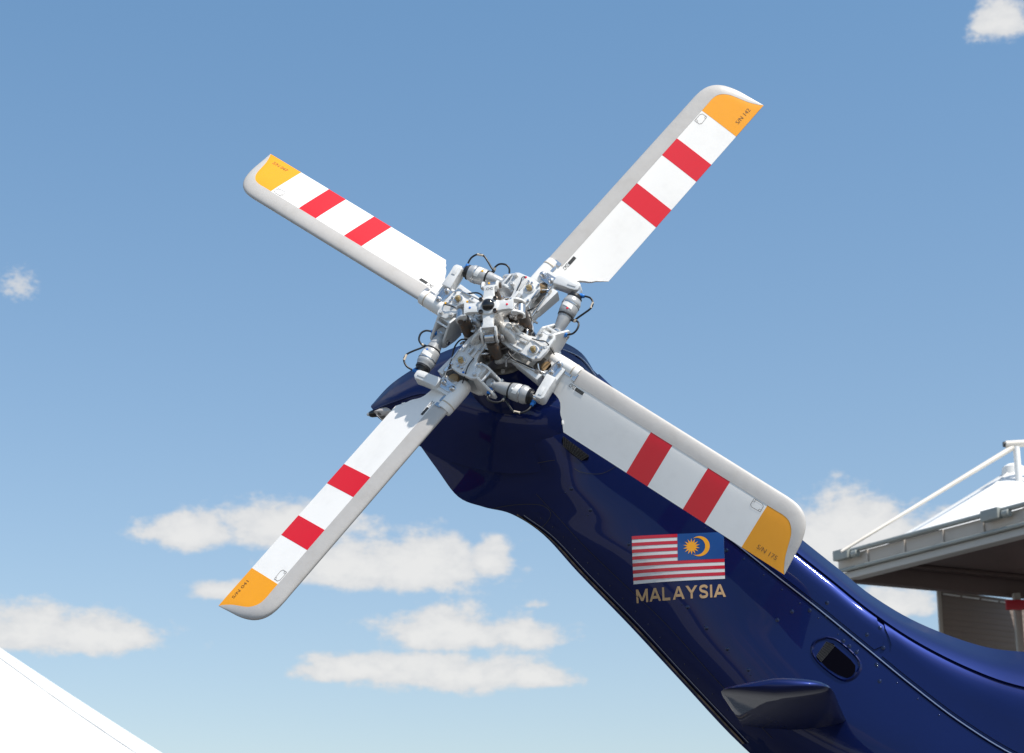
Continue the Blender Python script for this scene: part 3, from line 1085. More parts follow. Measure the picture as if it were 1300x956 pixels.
H['bolt'] = one(lambda m_: (dome(m_, (0, 0, 0), .0078, .009), m_.hexnut((0, 0, .002), (0, 0, 1), .0068, .009))).mesh('bolt', M['cast'], 30)
H['small_bolt'] = one(lambda m_: m_.hexnut((0, 0, 0), (0, 0, 1), .0048, .007)).mesh('bolt', M['steel'], 30)
H['big_bolt'] = one(lambda m_: (m_.lathe((0, 0, 0), (0, 0, 1), [(0, .0135), (.003, .0135), (.0035, .0105), (.010, .0105), (.0125, .008), (.015, .004)], 18))).mesh('bolt', M['steel'], 30)

# damper clevis on the leading side of the grip
ax = Matrix(((0, 0, 1, 0), (1, 0, 0, 0), (0, 1, 0, 0), (0, 0, 0, 1)))      # (a,b,c) -> (x=c, y=a, z=b)
mb = MB()
ear = [(.055, .052), (.085, .058), (.100, .044), (.150, -.004), (.153, -.022), (.140, -.034), (.095, -.052), (.060, -.056)]
mb.prism(ear, .196, .206, .0025, ax)
mb.prism(ear, .144, .153, .0025, ax)
mb.prism([(.054, .045), (.085, .049), (.085, -.048), (.054, -.05)], .148, .200, .003, ax)
mb.bar((.150, .100, .044), (.200, .100, .044), .008, .005)
H['clevis'] = mb.mesh('damper_clevis', M['grip'], 40)
mb = MB()
mb.cyl((.135, .128, -.012), (.215, .128, -.012), .0085, seg=14, ch=.001)
H['pin'] = mb.mesh('clevis_pin', M['steel'], 40)

# horn clamped on the blade root
mb = MB()
mb.prism([(.240, -.050), (.238, .012), (.247, .034), (.268, .042), (.290, .040), (.302, .022), (.305, -.050)], -.014, .011, .004)
mb.prism([(.262, -.040), (.303, -.036), (.309, -.085), (.317, -.122), (.311, -.134), (.288, -.138), (.281, -.128), (.276, -.110), (.270, -.075)], -.022, .027, .006)
mb.prism([(.284, -.092), (.299, -.090), (.305, -.122), (.292, -.125)], .024, .030, .002)
H['horn'] = mb.mesh('pitch_horn', M['grip'], 40)
mb = MB()
mb.prism([(.251, -.040), (.254, .012), (.272, .020), (.291, .008), (.291, -.042)], .009, .0145, .002)
H['shim'] = mb.mesh('retaining_plate', M['steel'], 40)
# bronze bushing between grip and root
mb = MB()
mb.lathe((.236, -.014, -.045), (0, 0, 1), [(0, .017), (.03, .022), (.050, .022), (.056, .018)], 20)
H['bush'] = mb.mesh('bronze_bushing', M['bronze'], 40)
mb = MB()
mb.lathe((.236, -.014, -.060), (0, 0, 1), [(0, .026), (.03, .026), (.032, .02)], 20)
mb.bar((.19, -.012, -.018), (.26, -.012, -.012), .05, .035, bev=.004)
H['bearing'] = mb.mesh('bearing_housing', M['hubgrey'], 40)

# root cuff on the leading edge
mb = MB()
mb.lathe((.214, .030, -.012), (1, 0, -.01), [(0, .010), (.004, .019), (.012, .026), (.030, .029), (.070, .0295), (.125, .0285), (.134, .0275)], 28)
H['cuff'] = mb.mesh('root_cuff', M['white'], 50)
mb = MB()
mb.lathe((.322, .030, -.012), (1, 0, -.01), [(0, .0285), (.001, .0298), (.004, .0295), (.005, .0280)], 28)
H['cuffring'] = mb.mesh('cuff_edge', M['sleeve'], 50)
mb = MB()
for r0, r1, c0, c1 in ((.304, .330, -.028, -.002), (.3385, .353, -.026, 0.002)):
    mb.grid([[bp(r, c, bz(r, c) + .004 + dz) for r in (r0, (r0 + r1) / 2, r1)] for c, dz in ((c0, -.004), (c0, 0), ((c0 + c1) / 2, 0.0005), (c1, 0), (c1, -.004))])
H['plates'] = mb.mesh('balance_plate', M['steel'], 30)
mb = MB()
mb.bar(bp(.390, .138, 0.003), bp(.399, .150, 0.003), .007, .007, bev=.002)
H['tab'] = mb.mesh('root_tab', M['white'], 40)

# pitch strut
mb = MB()
mb.bar((.098, -.056, .006), (.150, -.060, .000), .022, .022, bev=.002)
mb.bar((.140, -.0595, .000), (.246, -.065, -.008), .020, .040, bev=.003, w1=.026, t1=.052)
mb.cyl((.098, -.045, .006), (.098, -.070, .006), .017, seg=16, ch=.002)
H['strut'] = mb.mesh('pitch_arm', M['grip'], 40)

# damper between clevis of the next grip and this horn
A, B = Vector((.112, -.176, .000)), Vector((.292, -.131, .004))
dd = (B - A).normalized()
Ld = (B - A).length
mb = MB()
mb.lathe(A, dd, [(-.012, .010), (.000, .0145), (.012, .0150), (.022, .0160), (.030, .0200), (.055, .0235), (.072, .0262), (.080, .0270), (.083, .0300), (.095, .0318), (.118, .0330), (.124, .0318), (.126, .0330), (.136, .0332), (.142, .0300), (.150, .0285)], 28)
mb.cyl(A - Vector((0, 0, .016)), A + Vector((0, 0, .016)), .017, seg=18, ch=.002)
H['damper'] = mb.mesh('damper', M['damper'], 40)
mb = MB()
mb.lathe(A + dd * .149, dd, [(0, .0278), (.009, .0282), (.010, .024), (.020, .022)], 24)
H['dboot'] = mb.mesh('rubber_boot', M['rubber'], 40)
mb = MB()
mb.lathe(A + dd * .168, dd, [(0, .013), (.010, .013), (.018, .011), (.026, .010)], 16)
H['drod'] = mb.mesh('damper_rod', M['steel'], 40)
mb = MB()
mb.lathe(A + dd * .0745, dd, [(0, .0272), (.001, .0292), (.006, .0292), (.007, .0272)], 28)
mb.bar(A + dd * .078 + Vector((0, -.027, 0)), A + dd * .080 + Vector((0, -.040, 0)), .010, .008, bev=.001)
H['band'] = mb.mesh('cable_clamp', M['rubber'], 40)
mb = MB()
mb.grid([[A + dd * s + Vector((0, math.sin(a) * -.0338, math.cos(a) * .0338)) for a in (R(-38), R(-20), 0, R(20), R(38))] for s in (.100, .118)])
H['tag'] = mb.mesh('data_label', M['white'], 40)

# cables
c1 = [(.284, -.150, 0), (.290, -.166, .004), (.292, -.190, .010), (.280, -.212, .014), (.258, -.220, .014), (.232, -.212, .010), (.207, -.201, .004), (.192, -.196, 0)]
c2 = [(.188, -.196, 0), (.192, -.206, .006), (.184, -.224, .012), (.162, -.234, .014), (.142, -.230, .010), (.130, -.214, .004), (.124, -.200, 0)]
H['cable1'] = one(lambda m_: m_.tube(c1, .0036, 8)).mesh('cable', M['rubber'], 60)
H['cable2'] = one(lambda m_: m_.tube(c2, .0036, 8)).mesh('cable', M['rubber'], 60)
H['sleeve1'] = one(lambda m_: m_.tube(c1[3:5], .0046, 8)).mesh('cable_sleeve', M['sleeve'], 60)
H['sleeve2'] = one(lambda m_: m_.tube(c2[0:2], .0050, 8)).mesh('cable_sleeve', M['sleeve'], 60)


def connector(p, q):
    m_ = MB()
    p, q = Vector(p), Vector(q)
    d = (q - p).normalized()
    m_.lathe(p - d * .008, d, [(0, .0105), (.010, .0105), (.011, .0075), (.020, .0070), (.024, .005)], 12)
    m_.prism([(-.008, -.006), (.008, -.006), (.009, .006), (-.006, .007)], -.006, .008, .002, Matrix.Translation(p + Vector((-.004, .004, 0))))
    return m_.mesh('connector', M['blue'], 40)


H['conn1'] = connector(c1[0], c1[1])
H['conn2'] = connector(c2[-1], c2[-2])

# pitch link hanging from the spider to the pitch arm, with a corroded bellows
mb = MB()
LX, LY = .0655, -.0820
prof = []
for i in range(9):
    prof += [(i * .011, .0175), (i * .011 + .0045, .0215), (i * .011 + .009, .0178)]
mb.lathe((LX, LY, .020), (0, 0, 1), prof, 18)
H['link'] = mb.mesh('pitch_link', M['dsteel'], 35)
mb = MB()
mb.cyl((LX, LY, -.015), (LX, LY, .022), .0130, seg=14, ch=.002)
mb.lathe((LX + .016, LY - .013, .004), Vector((-.064, .080, 0)), [(0, .010), (.003, .016), (.030, .016), (.034, .010)], 16)
mb.bar((LX, LY, 0), (.105, -.058, .004), .024, .022, bev=.003)
H['rodend'] = mb.mesh('rod_end', M['cast'], 40)
mb = MB()
tdir = Vector((-LY, LX, 0)).normalized()
c = Vector((LX, LY, .142))
mb.cyl((LX, LY, .116), (LX, LY, .135), .0115, seg=14)
mb.lathe(c - tdir * .020, tdir, [(0, .011), (.004, .0185), (.036, .0185), (.040, .011)], 20)
H['eye'] = mb.mesh('link_eye', M['steel'], 40)

# inner hub claw: curved casting rising from the grip towards the centre
mb = MB()
mb.tube([(.100, -.020, .055), (.080, -.012, .075), (.055, -.004, .085), (.035, .004, .070), (.028, .006, .03)], lambda t: .015 + .004 * math.sin(t * 3.1), 12)
mb.tube([(.092, .022, .050), (.066, .030, .062), (.044, .034, .050), (.036, .036, .01)], .011, 10)
H['claw'] = mb.mesh('hub_claw', M['cast'], 50)
mb = MB()
mb.tube([(.120, .026, .050), (.108, .046, .054), (.086, .054, .046), (.070, .050, .03)], .0045, 8)
H['pipe'] = mb.mesh('hydraulic_pipe', M['steel'], 60)
mb = MB()
mb.tube([(.132, -.040, .050), (.120, -.056, .040), (.104, -.075, .020), (.110, -.090, 0)], .004, 8)
H['pipe2'] = mb.mesh('hydraulic_pipe', M['steel'], 60)
mb = MB()
mb.tube([(.215, -.030, .030), (.232, -.045, .022), (.250, -.040, .012)], .003, 8)
H['pipe3'] = mb.mesh('hydraulic_pipe', M['steel'], 60)
mb = MB()
mb.lathe((.060, .006, .088), (.4, .1, 1), [(0, .016), (.006, .016), (.008, .011), (.018, .010), (.020, .006)], 16)
mb.lathe((.088, .038, .058), (0, 0, 1), [(0, .011), (.006, .011), (.007, .007), (.014, .006)], 6)
H['fitting'] = mb.mesh('hub_fitting', M['cast'], 30)
mb = MB()
mb.cyl((.066, .034, -.010), (.066, .034, .040), .019, .017, seg=16, ch=.003)
mb.bar((.05, .05, -.02), (.13, .045, -.02), .02, .06, bev=.004)
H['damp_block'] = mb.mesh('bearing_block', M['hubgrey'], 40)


# small clutter seen between the arms: rods, tags, lock wire, studs, brackets
mb = MB()
mb.tube([(.236, .034, .022), (.206, .040, .070), (.176, .030, .069), (.150, .026, .064)], .0022, 6)
H['hose1'] = mb.mesh('thin_hose', M['rubber'], 60)
mb = MB()
mb.tube([(.100, -.050, .052), (.118, -.066, .060), (.150, -.070, .050), (.190, -.056, .030), (.225, -.050, .012)], .0030, 8)
H['hose2'] = mb.mesh('thin_hose', M['rubber'], 60)
mb = MB()
mb.cyl((.096, -.066, .018), (.232, -.052, .020), .0050, seg=10)
mb.cyl((.092, -.067, .018), (.108, -.065, .018), .0085, seg=6)
mb.cyl((.220, -.053, .020), (.236, -.0515, .020), .0085, seg=6)
H['rod'] = mb.mesh('control_rod', M['steel'], 40)
mb = MB()
mb.tube([(.163, .058, .069), (.172, .064, .074), (.186, .064, .073), (.199, .071, .069)], .0011, 5)
H['wire1'] = mb.mesh('lock_wire', M['steel'], 60)
mb = MB()
mb.tube([(.269, -.027, .028), (.276, -.016, .031), (.270, -.004, .030), (.273, .016, .028)], .0011, 5)
H['wire2'] = mb.mesh('lock_wire', M['steel'], 60)
mb = MB()
mb.prism([(.118, -.008), (.146, -.006), (.148, .004), (.120, .004)], .060, .074, .002)
H['lug'] = mb.mesh('droop_lug', M['cast'], 40)
mb = MB()
mb.bar((.150, -.043, .052), (.196, -.039, .052), .004, .030, bev=.001)
H['bracket'] = mb.mesh('side_bracket', M['steel'], 40)
mb = MB()
mb.lathe((.058, -.028, .060), (.3, -.5, 1), [(0, .012), (.010, .012), (.012, .009), (.024, .009), (.025, .013), (.032, .013), (.034, .006)], 12)
H['stud'] = mb.mesh('hub_stud', M['steel'], 30)
mb = MB()
mb.lathe((.104, .028, .030), (-.1, 1, .15), [(0, .014), (.004, .017), (.018, .017), (.020, .012), (.030, .011), (.031, .015), (.036, .015)], 14)
H['plug'] = mb.mesh('hub_plug', M['dsteel'], 30)
mb = MB()
mb.prism([(.040, .018), (.066, .022), (.088, .046), (.080, .058), (.058, .050), (.036, .036)], .036, .052, .003)
H['lobe'] = mb.mesh('hub_lobe', M['cast'], 40)
mb = MB()
mb.lathe(A + dd * .004, dd, [(0, .0165), (.001, .0185), (.006, .0185), (.007, .0165)], 18)
H['ferrule'] = mb.mesh('ferrule', M['steel'], 40)
mb = MB()
mb.lathe(A + dd * .120, dd, [(0, .0330), (.0006, .0342), (.004, .0342), (.0046, .0330)], 28)
H['dring'] = mb.mesh('clamp_band', M['steel'], 40)


def mark_mesh(material, r=.0042):
    return one(lambda m_: m_.lathe((0, 0, 0), (0, 0, 1), [(-.001, r), (.0008, r), (.0014, r * .5)], 10)).mesh('witness_mark', material, 0)


MK = [mark_mesh(M['mred']), mark_mesh(M['myellow']), mark_mesh(M['mblue']), mark_mesh(M['mwhite'])]
TIPTXT = ['S/N 142', 'S/N 047', 'S/N 041', 'S/N 175']
for k in range(4):
    am = arm_m(k)
    where = ['pointing up to the right', 'pointing up to the left', 'pointing down to the left', 'in front of the fin'][k]
    b = obj('rotor_blade', blade_me, rotor, am, 'white blade with two red stripes and amber tip, ' + where)
    obj('abrasion_strip', strip_me, b)
    obj('red_stripe', stripe_in, b)
    obj('red_stripe', stripe_out, b)
    obj('amber_tip', tip_me, b)
    obj('inspection_mark', mark_me, b)
    obj('stencil_block', block_me, b)
    obj('root_tab', H['tab'], b)
    obj('root_cuff', H['cuff'], b)
    obj('cuff_edge', H['cuffring'], b)
    obj('balance_plate', H['plates'], b)
    fl = k in (1, 2)
    obj('lettering', blade_text(TIPTXT[k], 1.228, 1.306, .132, .147, fl, mt=M['tipprint']), b)
    obj('lettering', blade_text('.CMZ', .341, .368, .0135, .0275, k in (1, 2)), b)
    gp = obj('blade_grip', H['grip'], rotor, am)
    obj('raised_pad', H['pad'], gp)
    obj('washer', H['washer'], gp)
    obj('main_bolt', H['nut'], gp)
    for p in ((.163, .058, .060), (.199, .071, .060)):
        obj('bolt', H['bolt'], gp, Matrix.Translation(p))
    for p in ((.206, .000, .060), (.204, .014, .060), (.120, -.018, .060), (.140, -.036, .060), (.112, .020, .060), (.212, -.026, .060)):
        obj('bolt', H['small_bolt'], gp, Matrix.Translation(p))
    obj('witness_mark', MK[k], gp, Matrix.Translation((.214, .030 if k else .036, .0605)))
    if k == 1:
        obj('witness_mark', MK[k], gp, Matrix.Translation((.150, -.018, .0605)))
        obj('witness_mark', MK[k], gp, Matrix.Translation((.118, .002, .0605)))
    if k == 2:
        obj('witness_mark', MK[k], gp, Matrix.Translation((.246, .030, .013)))
    cl = obj('damper_clevis', H['clevis'], rotor, am)
    obj('clevis_pin', H['pin'], cl)
    ho = obj('pitch_horn', H['horn'], rotor, am)
    obj('retaining_plate', H['shim'], ho)
    obj('bolt', H['big_bolt'], ho, Matrix.Translation((.273, .016, .013)))
    obj('bolt', H['big_bolt'], ho, Matrix.Translation((.269, -.027, .013)))
    be = obj('bearing_housing', H['bearing'], rotor, am)
    obj('bronze_bushing', H['bush'], be)
    obj('pitch_arm', H['strut'], rotor, am)
    da = obj('damper', H['damper'], rotor, am)
    obj('rubber_boot', H['dboot'], da)
    obj('damper_rod', H['drod'], da)
    obj('cable_clamp', H['band'], da)
    obj('data_label', H['tag'], da)
    mk = A + dd * .096 + Vector((0, -.006, .0315))
    obj('witness_mark', MK[k], da, Matrix.Translation(mk))
    for cn, s, c in (('cable1', 'sleeve1', 'conn1'), ('cable2', 'sleeve2', 'conn2')):
        ca = obj('cable', H[cn], rotor, am)
        obj('cable_sleeve', H[s], ca)
        obj('connector', H[c], ca)
    pl = obj('pitch_link', H['link'], rotor, am)
    obj('rod_end', H['rodend'], pl)
    obj('link_eye', H['eye'], pl)
    cw = obj('hub_claw', H['claw'], rotor, am)
    obj('hub_fitting', H['fitting'], cw)
    obj('ferrule', H['ferrule'], da)
    obj('clamp_band', H['dring'], da)
    obj('lock_wire', H['wire1'], gp)
    obj('lock_wire', H['wire2'], ho)
    obj('droop_lug', H['lug'], gp)
    obj('side_bracket', H['bracket'], gp)
    for q in ('hose1', 'hose2'):
        obj('thin_hose', H[q], rotor, am)
    obj('control_rod', H['rod'], rotor, am)
    obj('hub_stud', H['stud'], rotor, am)
    obj('hub_plug', H['plug'], rotor, am)
    obj('hub_lobe', H['lobe'], rotor, am)
    for pn in ('pipe', 'pipe2', 'pipe3'):
        obj('hydraulic_pipe', H[pn], rotor, am)
    obj('bearing_block', H['damp_block'], rotor, am)

# central mast, hub body, spider
mb = MB()
mb.lathe((0, 0, -.36), (0, 0, 1), [(0, .20), (.06, .185), (.14, .155), (.20, .135), (.25, .125), (.27, .12)], 40)
obj('mast_fairing', mb.mesh('mast_fairing', M['navy'], 40), rotor)
mb = MB()
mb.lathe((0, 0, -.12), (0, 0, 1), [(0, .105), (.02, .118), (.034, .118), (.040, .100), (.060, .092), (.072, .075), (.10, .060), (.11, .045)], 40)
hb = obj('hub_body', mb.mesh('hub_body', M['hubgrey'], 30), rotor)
for i in range(12):
    a = i * math.pi / 6
    obj('bolt', H['bolt'], hb, Matrix.Translation((.106 * math.cos(a), .106 * math.sin(a), -.086)))
mb = MB()
for i in range(1):
    ringmb = MB()
    ringmb.lathe((0, 0, .018), (0, 0, 1), [(0, .060), (.004, .078), (.016, .080), (.020, .070), (.030, .066), (.034, .05)], 40)  # dark ring added under the spider to deepen the hub's contrast
    obj('dark_contrast_ring', ringmb.mesh('dark_contrast_ring', M['dsteel'], 30), rotor)
mb.lathe((0, 0, -.03), (0, 0, 1), [(0, .058), (.03, .058), (.034, .046), (.075, .044), (.08, .050), (.095, .050), (.10, .034), (.19, .031), (.20, .026)], 32)
obj('rotor_shaft', mb.mesh('rotor_shaft', M['cast'], 30), rotor)
mb = MB()
for i in range(4):
    am = arm_m(i).to_3x3()
    mb.bar(am @ Vector((.03, 0, .030)), am @ Vector((.085, 0, .030)), .055, .030, bev=.004)
    mb.bar(am @ Vector((.03, 0, -.040)), am @ Vector((.085, 0, -.040)), .060, .030, bev=.004)
obj('hub_star', mb.mesh('hub_star', M['cast'], 40), rotor)

mb = MB()
mb.lathe((0, 0, .172), (0, 0, 1), [(0, .034), (.003, .039), (.012, .039), (.016, .036), (.018, .030)], 32)
for i in range(4):
    a = i * math.pi / 2
    am = Matrix.Rotation(a, 4, 'Z')
    mb.prism([(.020, -.026), (.045, -.0195), (.072, -.018), (.088, -.024), (.088, .024), (.072, .018), (.045, .0195), (.020, .026)], .166, .184, .003, am)
    for s in (-1, 1):     # fork prongs curving down beside the link eye
        pr = [(.082, .182), (.100, .178), (.116, .166), (.124, .150), (.122, .130), (.108, .126), (.100, .140), (.092, .154), (.080, .162)]
        m3 = am @ Matrix(((1, 0, 0, 0), (0, 0, 1, 0), (0, 1, 0, 0), (0, 0, 0, 1)))
        mb.prism(pr, s * .0255 - .0035, s * .0255 + .0035, .0015, m3)
sp = obj('spider', mb.mesh('spider', M['grip'], 40), rotor)
mb = MB()
mb.lathe((0, 0, .188), (0, 0, 1), [(0, .0235), (.006, .0235), (.014, .0195), (.019, .012), (.021, .003)], 28)
obj('cap', mb.mesh('cap', M['cap'], 60), sp)
mb = MB()
for i in range(4):
    pass
mb.lathe((0, 0, 0), (0, 0, 1), [(0, .0082), (.008, .0082), (.009, .006), (.005, .0045)], 14)
sb = mb.mesh('socket_bolt', M['dsteel'], 30)
for i in range(4):
    a = math.pi / 4 + i * math.pi / 2
    obj('socket_bolt', sb, sp, Matrix.Translation((.036 * math.cos(a), .036 * math.sin(a), .186)))
for a, mm in ((0, 0), (math.pi / 2, 1), (math.pi, 2)):
    obj('witness_mark', MK[mm], sp, Matrix.Translation((.066 * math.cos(a), (.094 if mm == 1 else .066) * math.sin(a), .1845)))


def sp_map(u, v):
    return Vector((-.012 + .026 * u, .066 + .011 * v, .1846))


obj('lettering', text_mesh('.CH2', 1, sp_map, M['print'], 0.01, 'lettering'), sp)
for i in range(4):
    a = i * math.pi / 2
    m_ = MB()
    am = Matrix.Rotation(a, 3, 'Z')
    m_.cyl(am @ Vector((.106, -.036, .148)), am @ Vector((.106, .036, .148)), .0065, seg=10)
    m_.hexnut(am @ Vector((.106, .029, .148)), am @ Vector((0, 1, 0)), .0105, .008)
    m_.hexnut(am @ Vector((.106, -.029, .148)), am @ Vector((0, -1, 0)), .0105, .008)
    obj('fork_bolt', m_.mesh('fork_bolt', M['dsteel'], 30), sp)

# ------------------------------------------------------------------ exhibition pavilion on the right
d1 = Vector((0.52, -0.854, 0)).normalized()      # front eave, towards the camera
d2 = Vector((0.917, 0.40, 0)).normalized()       # side eave, away to the right
PA = Vector((4.83, 28.45, 7.65))
pav = thing('exhibition_pavilion', 'flat roofed pavilion edge with grey gutter and brown soffit beside the boom', 'building', Matrix.Translation((PA.x, PA.y, 0)))
base = Vector((PA.x, PA.y, 0))


def seg_box(name, mb_, material, ang=40):
    return obj(name, mb_.mesh(name, material, ang), pav)


def eave(d, nrm, L, shift=0.0):
    """profiled eave along d, facing nrm (outwards)"""
    Z = Vector((0, 0, 1))

    def bx(name, o0, o1, z0, z1, material, bev=.01, a=-0.1, b=None):
        m_ = MB()
        b = L if b is None else b
        p0 = d * a + nrm * ((o0 + o1) / 2) + Z * (7.65 + (z0 + z1) / 2)
        p1 = d * b + nrm * ((o0 + o1) / 2) + Z * (7.65 + (z0 + z1) / 2)
        m_.bar(p0, p1, abs(o1 - o0), abs(z1 - z0), bev=bev)
        return seg_box(name, m_, material)
    m_ = MB()
    m_.tube([d * -.1 + nrm * .03 + Z * 7.615, d * (L / 2) + nrm * .03 + Z * 7.615, d * L + nrm * .03 + Z * 7.615], .036, 12)
    seg_box('gutter', m_, M['gutter'])
    bx('fascia_panel', -.25, -.03, -.27, -.06, M['fascia'])
    m_ = MB()
    m_.tube([d * -.1 + nrm * .02 + Z * 7.36, d * (L / 2) + nrm * .02 + Z * 7.36, d * L + nrm * .02 + Z * 7.36], .030, 10)
    seg_box('lower_rail', m_, M['gutter'])
    bx('eave_trim', -.22, -.015, -.42, -.318, M['under'])


eave(d1, Vector((-0.854, -0.52, 0)).normalized(), 9.0)
nrm1 = Vector((-0.854, -0.52, 0)).normalized()
for i in range(11):     # ribs of the fascia
    m_ = MB()
    t = 0.55 + i * 0.78
    m_.bar(d1 * t + nrm1 * -.02 + Vector((0, 0, 7.38)), d1 * t + nrm1 * -.02 + Vector((0, 0, 7.585)), .028, .05, up=d1, bev=.004)
    seg_box('fascia_rib', m_, M['fascia'])
for t in (0.12, 3.15, 6.2):   # gutter clamps
    m_ = MB()
    m_.bar(d1 * (t - .16) + nrm1 * .06 + Vector((0, 0, 7.58)), d1 * (t + .16) + nrm1 * .06 + Vector((0, 0, 7.58)), .12, .15, bev=.012)
    m_.cyl(d1 * (t + .20) + nrm1 * .05 + Vector((0, 0, 7.55)), d1 * (t + .32) + nrm1 * .05 + Vector((0, 0, 7.55)), .055, seg=12, ch=.01)
    seg_box('gutter_clamp', m_, M['gutter'])
# roof plate and soffit boards
m_ = MB()
c0 = nrm1 * -.2
pts = [c0, c0 + d1 * 9, c0 + d1 * 9 + d2 * 9, c0 + d2 * 9]
vs = [Vector((p.x, p.y, 7.54)) for p in pts]
m_.poly(vs)
seg_box('roof_deck', m_, M['gutter'], 0)
for i in range(4):
    m_ = MB()
    a, b = 0.25 + i * 2.2, 0.25 + (i + 1) * 2.2 - 0.02
    for j in range(3):
        q0, q1 = j * 3.0, j * 3.0 + 2.98
        p = [d1 * q0 + d2 * a, d1 * q1 + d2 * a, d1 * q1 + d2 * b, d1 * q0 + d2 * b]
        mm = MB()
        cx_, cy_ = (q0 + q1) / 2, (a + b) / 2
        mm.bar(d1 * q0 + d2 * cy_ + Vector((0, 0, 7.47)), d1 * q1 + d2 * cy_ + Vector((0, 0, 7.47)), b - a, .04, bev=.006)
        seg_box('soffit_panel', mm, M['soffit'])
    m_.b.free()
# far eave beam and inner beam
for off, z0, z1, L in ((0.0, 7.52, 7.21, 8.9), ):
    m_ = MB()
    zc = (z0 + z1) / 2
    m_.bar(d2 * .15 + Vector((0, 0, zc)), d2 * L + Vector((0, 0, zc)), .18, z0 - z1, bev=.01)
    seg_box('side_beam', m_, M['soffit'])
m_ = MB()
m_.bar(d1 * .5 + d2 * .2 + Vector((0, 0, 7.42)), d1 * .5 + d2 * 8.6 + Vector((0, 0, 7.42)), .05, .05, bev=.01)
seg_box('inner_rail', m_, M['seamline'])
m_ = MB()
m_.lathe(d2 * .55 + d1 * .25 + Vector((0, 0, 7.45)), (0, 0, -1), [(0, .10), (.03, .10), (.05, .06)], 16)
seg_box('downlight', m_, M['rubber'])
# column with red cladding
colp = Vector((7.62, 29.42, 0)) - base
m_ = MB()
m_.bar(colp + Vector((0, 0, 0)), colp + Vector((0, 0, 7.22)), .11, .11, up=(0, 1, 0), bev=.02)
seg_box('column', m_, M['under'])
m_ = MB()
m_.bar(colp + Vector((.33, -.20, 0.0)), colp + Vector((.33, -.20, 6.95)), .08, .62, up=(0, 1, 0), bev=.01)
m_.bar(colp + Vector((-.20, -.12, 7.02)), colp + Vector((.6, -.12, 7.02)), .07, .15, bev=.01)
m_.bar(colp + Vector((-.02, -.10, 0.0)), colp + Vector((.6, -.10, 0.0)), .1, .1, bev=.01)
seg_box('red_cladding', m_, M['bred'])

# ribbed screen board standing beyond the boom
scr = thing('screen_board', 'tall taupe ribbed board with a white slotted top edge behind the boom', 'screen', Matrix.Translation((6.72, 30.55, 0)))
sd = Vector((1.55, 1.0, 0)).normalized()
for i in range(90):
    m_ = MB()
    zc = 7.44 - i * .09
    m_.bar(Vector((0.0, 0, zc)), sd * 3.2 + Vector((0, 0, zc)), .05, .089, bev=.003)
    if zc < 0.15:
        m_.b.free()
        break
    obj('board', m_.mesh('board', M['louvre'], 40), scr)
for i in range(5):
    m_ = MB()
    a = 0.05 + i * .42
    m_.bar(sd * a + Vector((0, -.04, 7.42)), sd * (a + .36) + Vector((0, -.04, 7.42)), .03, .022, bev=.004)
    obj('white_trim', m_.mesh('white_trim', M['tent'], 40), scr)
m_ = MB()
m_.bar(Vector((-.03, -.03, 0)), Vector((-.03, -.03, 7.49)), .06, .08, up=(0, 1, 0), bev=.008)
obj('edge_post', m_.mesh('edge_post', M['fascia'], 40), scr)

# white membrane tent above the pavilion roof
tc_ = Vector((7.61, 29.0, 0))
tent = thing('peaked_tent', 'white membrane tent peak with a mast and pipe strut above the pavilion roof', 'tent', Matrix.Translation(tc_))


def membrane(peak, half, rim, base_z, seg=64, n=18, power=2.2, sq=0.8):
    m_ = MB()
    rws = []
    for i in range(n + 1):
        t = i / n
        rr = []
        for j in range(seg):
            a = 2 * math.pi * j / seg
            sqf = 1 / max(abs(math.cos(a)), abs(math.sin(a)))
            rad = rim + (half * (sqf ** sq) - rim) * t
            z = base_z + (peak - base_z) * (1 - t) ** power
            z -= 0.010 * half * abs(math.sin(4 * a)) ** 0.7 * t * (1 - 0.4 * t)
            rr.append((rad * math.cos(a), rad * math.sin(a), z))
        rws.append(rr)
    m_.grid(rws, close=True)
    return m_


def seams(parent, peak, half, rim, base_z, power, sq, count=8):
    for j in range(count):
        a = 2 * math.pi * j / count
        sqf = 1 / max(abs(math.cos(a)), abs(math.sin(a)))
        pts = []
        for i in range(9):
            t = i / 8
            rad = rim + (half * (sqf ** sq) - rim) * t
            z = base_z + (peak - base_z) * (1 - t) ** power + .004
            pts.append((rad * math.cos(a), rad * math.sin(a), z))
        q = MB()
        q.tube(pts, .014, 6)
        obj('seam', q.mesh('seam', M['seam'], 60), parent)


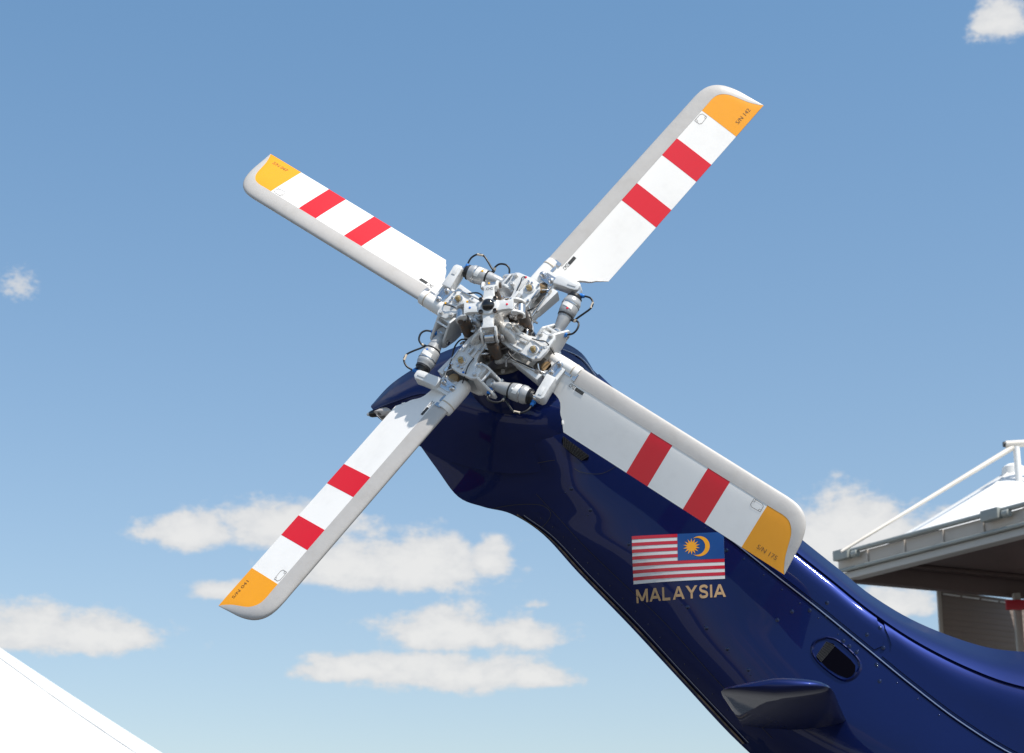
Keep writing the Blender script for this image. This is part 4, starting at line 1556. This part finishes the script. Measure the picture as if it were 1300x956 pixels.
M['seam'] = mat('membrane_seam', (0.62, 0.62, 0.61), 0.6)
obj('membrane', membrane(8.95, 2.25, .17, 7.74, power=1.06, sq=0.0).mesh('membrane', M['tent'], 60), tent)
seams(tent, 8.95, 2.25, .17, 7.74, 1.06, 0.0)
m_ = MB()
m_.lathe((0, 0, 8.87), (0, 0, 1), [(0, .235), (.05, .23), (.06, .185), (.20, .165), (.25, .09)], 24)
obj('peak_ring', m_.mesh('peak_ring', M['tent'], 40), tent)
m_ = MB()
m_.cyl((-.057, -.48, 7.56), (-.057, -.48, 9.27), .050, seg=16)
obj('mast', m_.mesh('mast', M['tent'], 40), tent)
m_ = MB()
m_.cyl((-.22, -.48, 9.305), (.19, -.48, 9.33), .055, seg=14, ch=.01)
obj('mast_head', m_.mesh('mast_head', M['pipe'], 40), tent)
m_ = MB()
m_.cyl((-.25, -.48, 9.303), (-.215, -.48, 9.305), .042, seg=14)
obj('end_cap', m_.mesh('end_cap', M['rubber'], 40), tent)
m_ = MB()
m_.cyl((-2.92, -1.42, 7.47), (-.105, -.48, 9.26), .022, .042, seg=12)
obj('strut', m_.mesh('strut', M['pipe'], 40), tent)
for pts in ([(.09, -.48, 9.29), (.35, -.52, 9.42), (.9, -.6, 9.53)], [(.09, -.48, 9.27), (.40, -.52, 9.08), (.9, -.6, 8.55)]):
    m_ = MB()
    m_.tube(pts, .036, 10)
    obj('brace', m_.mesh('brace', M['pipe'], 40), tent)

# white marquee at the lower left
mq = thing('marquee_tent', 'plain white marquee roof rising at the lower left corner', 'tent', Matrix.Translation((-9.9, 31.5, 0)))
obj('membrane', membrane(7.72, 7.2, .12, 3.5, power=1.10).mesh('membrane', M['tent'], 60), mq)
seams(mq, 7.72, 7.2, .12, 3.5, 1.10, 0.8, 16)
m_ = MB()
for sx_ in (-1, 1):
    for sy_ in (-1, 1):
        m_.cyl((sx_ * 5.1, sy_ * 5.1, 0), (sx_ * 5.1, sy_ * 5.1, 3.45), .06, seg=10)
obj('pole', m_.mesh('pole', M['pipe'], 40), mq)
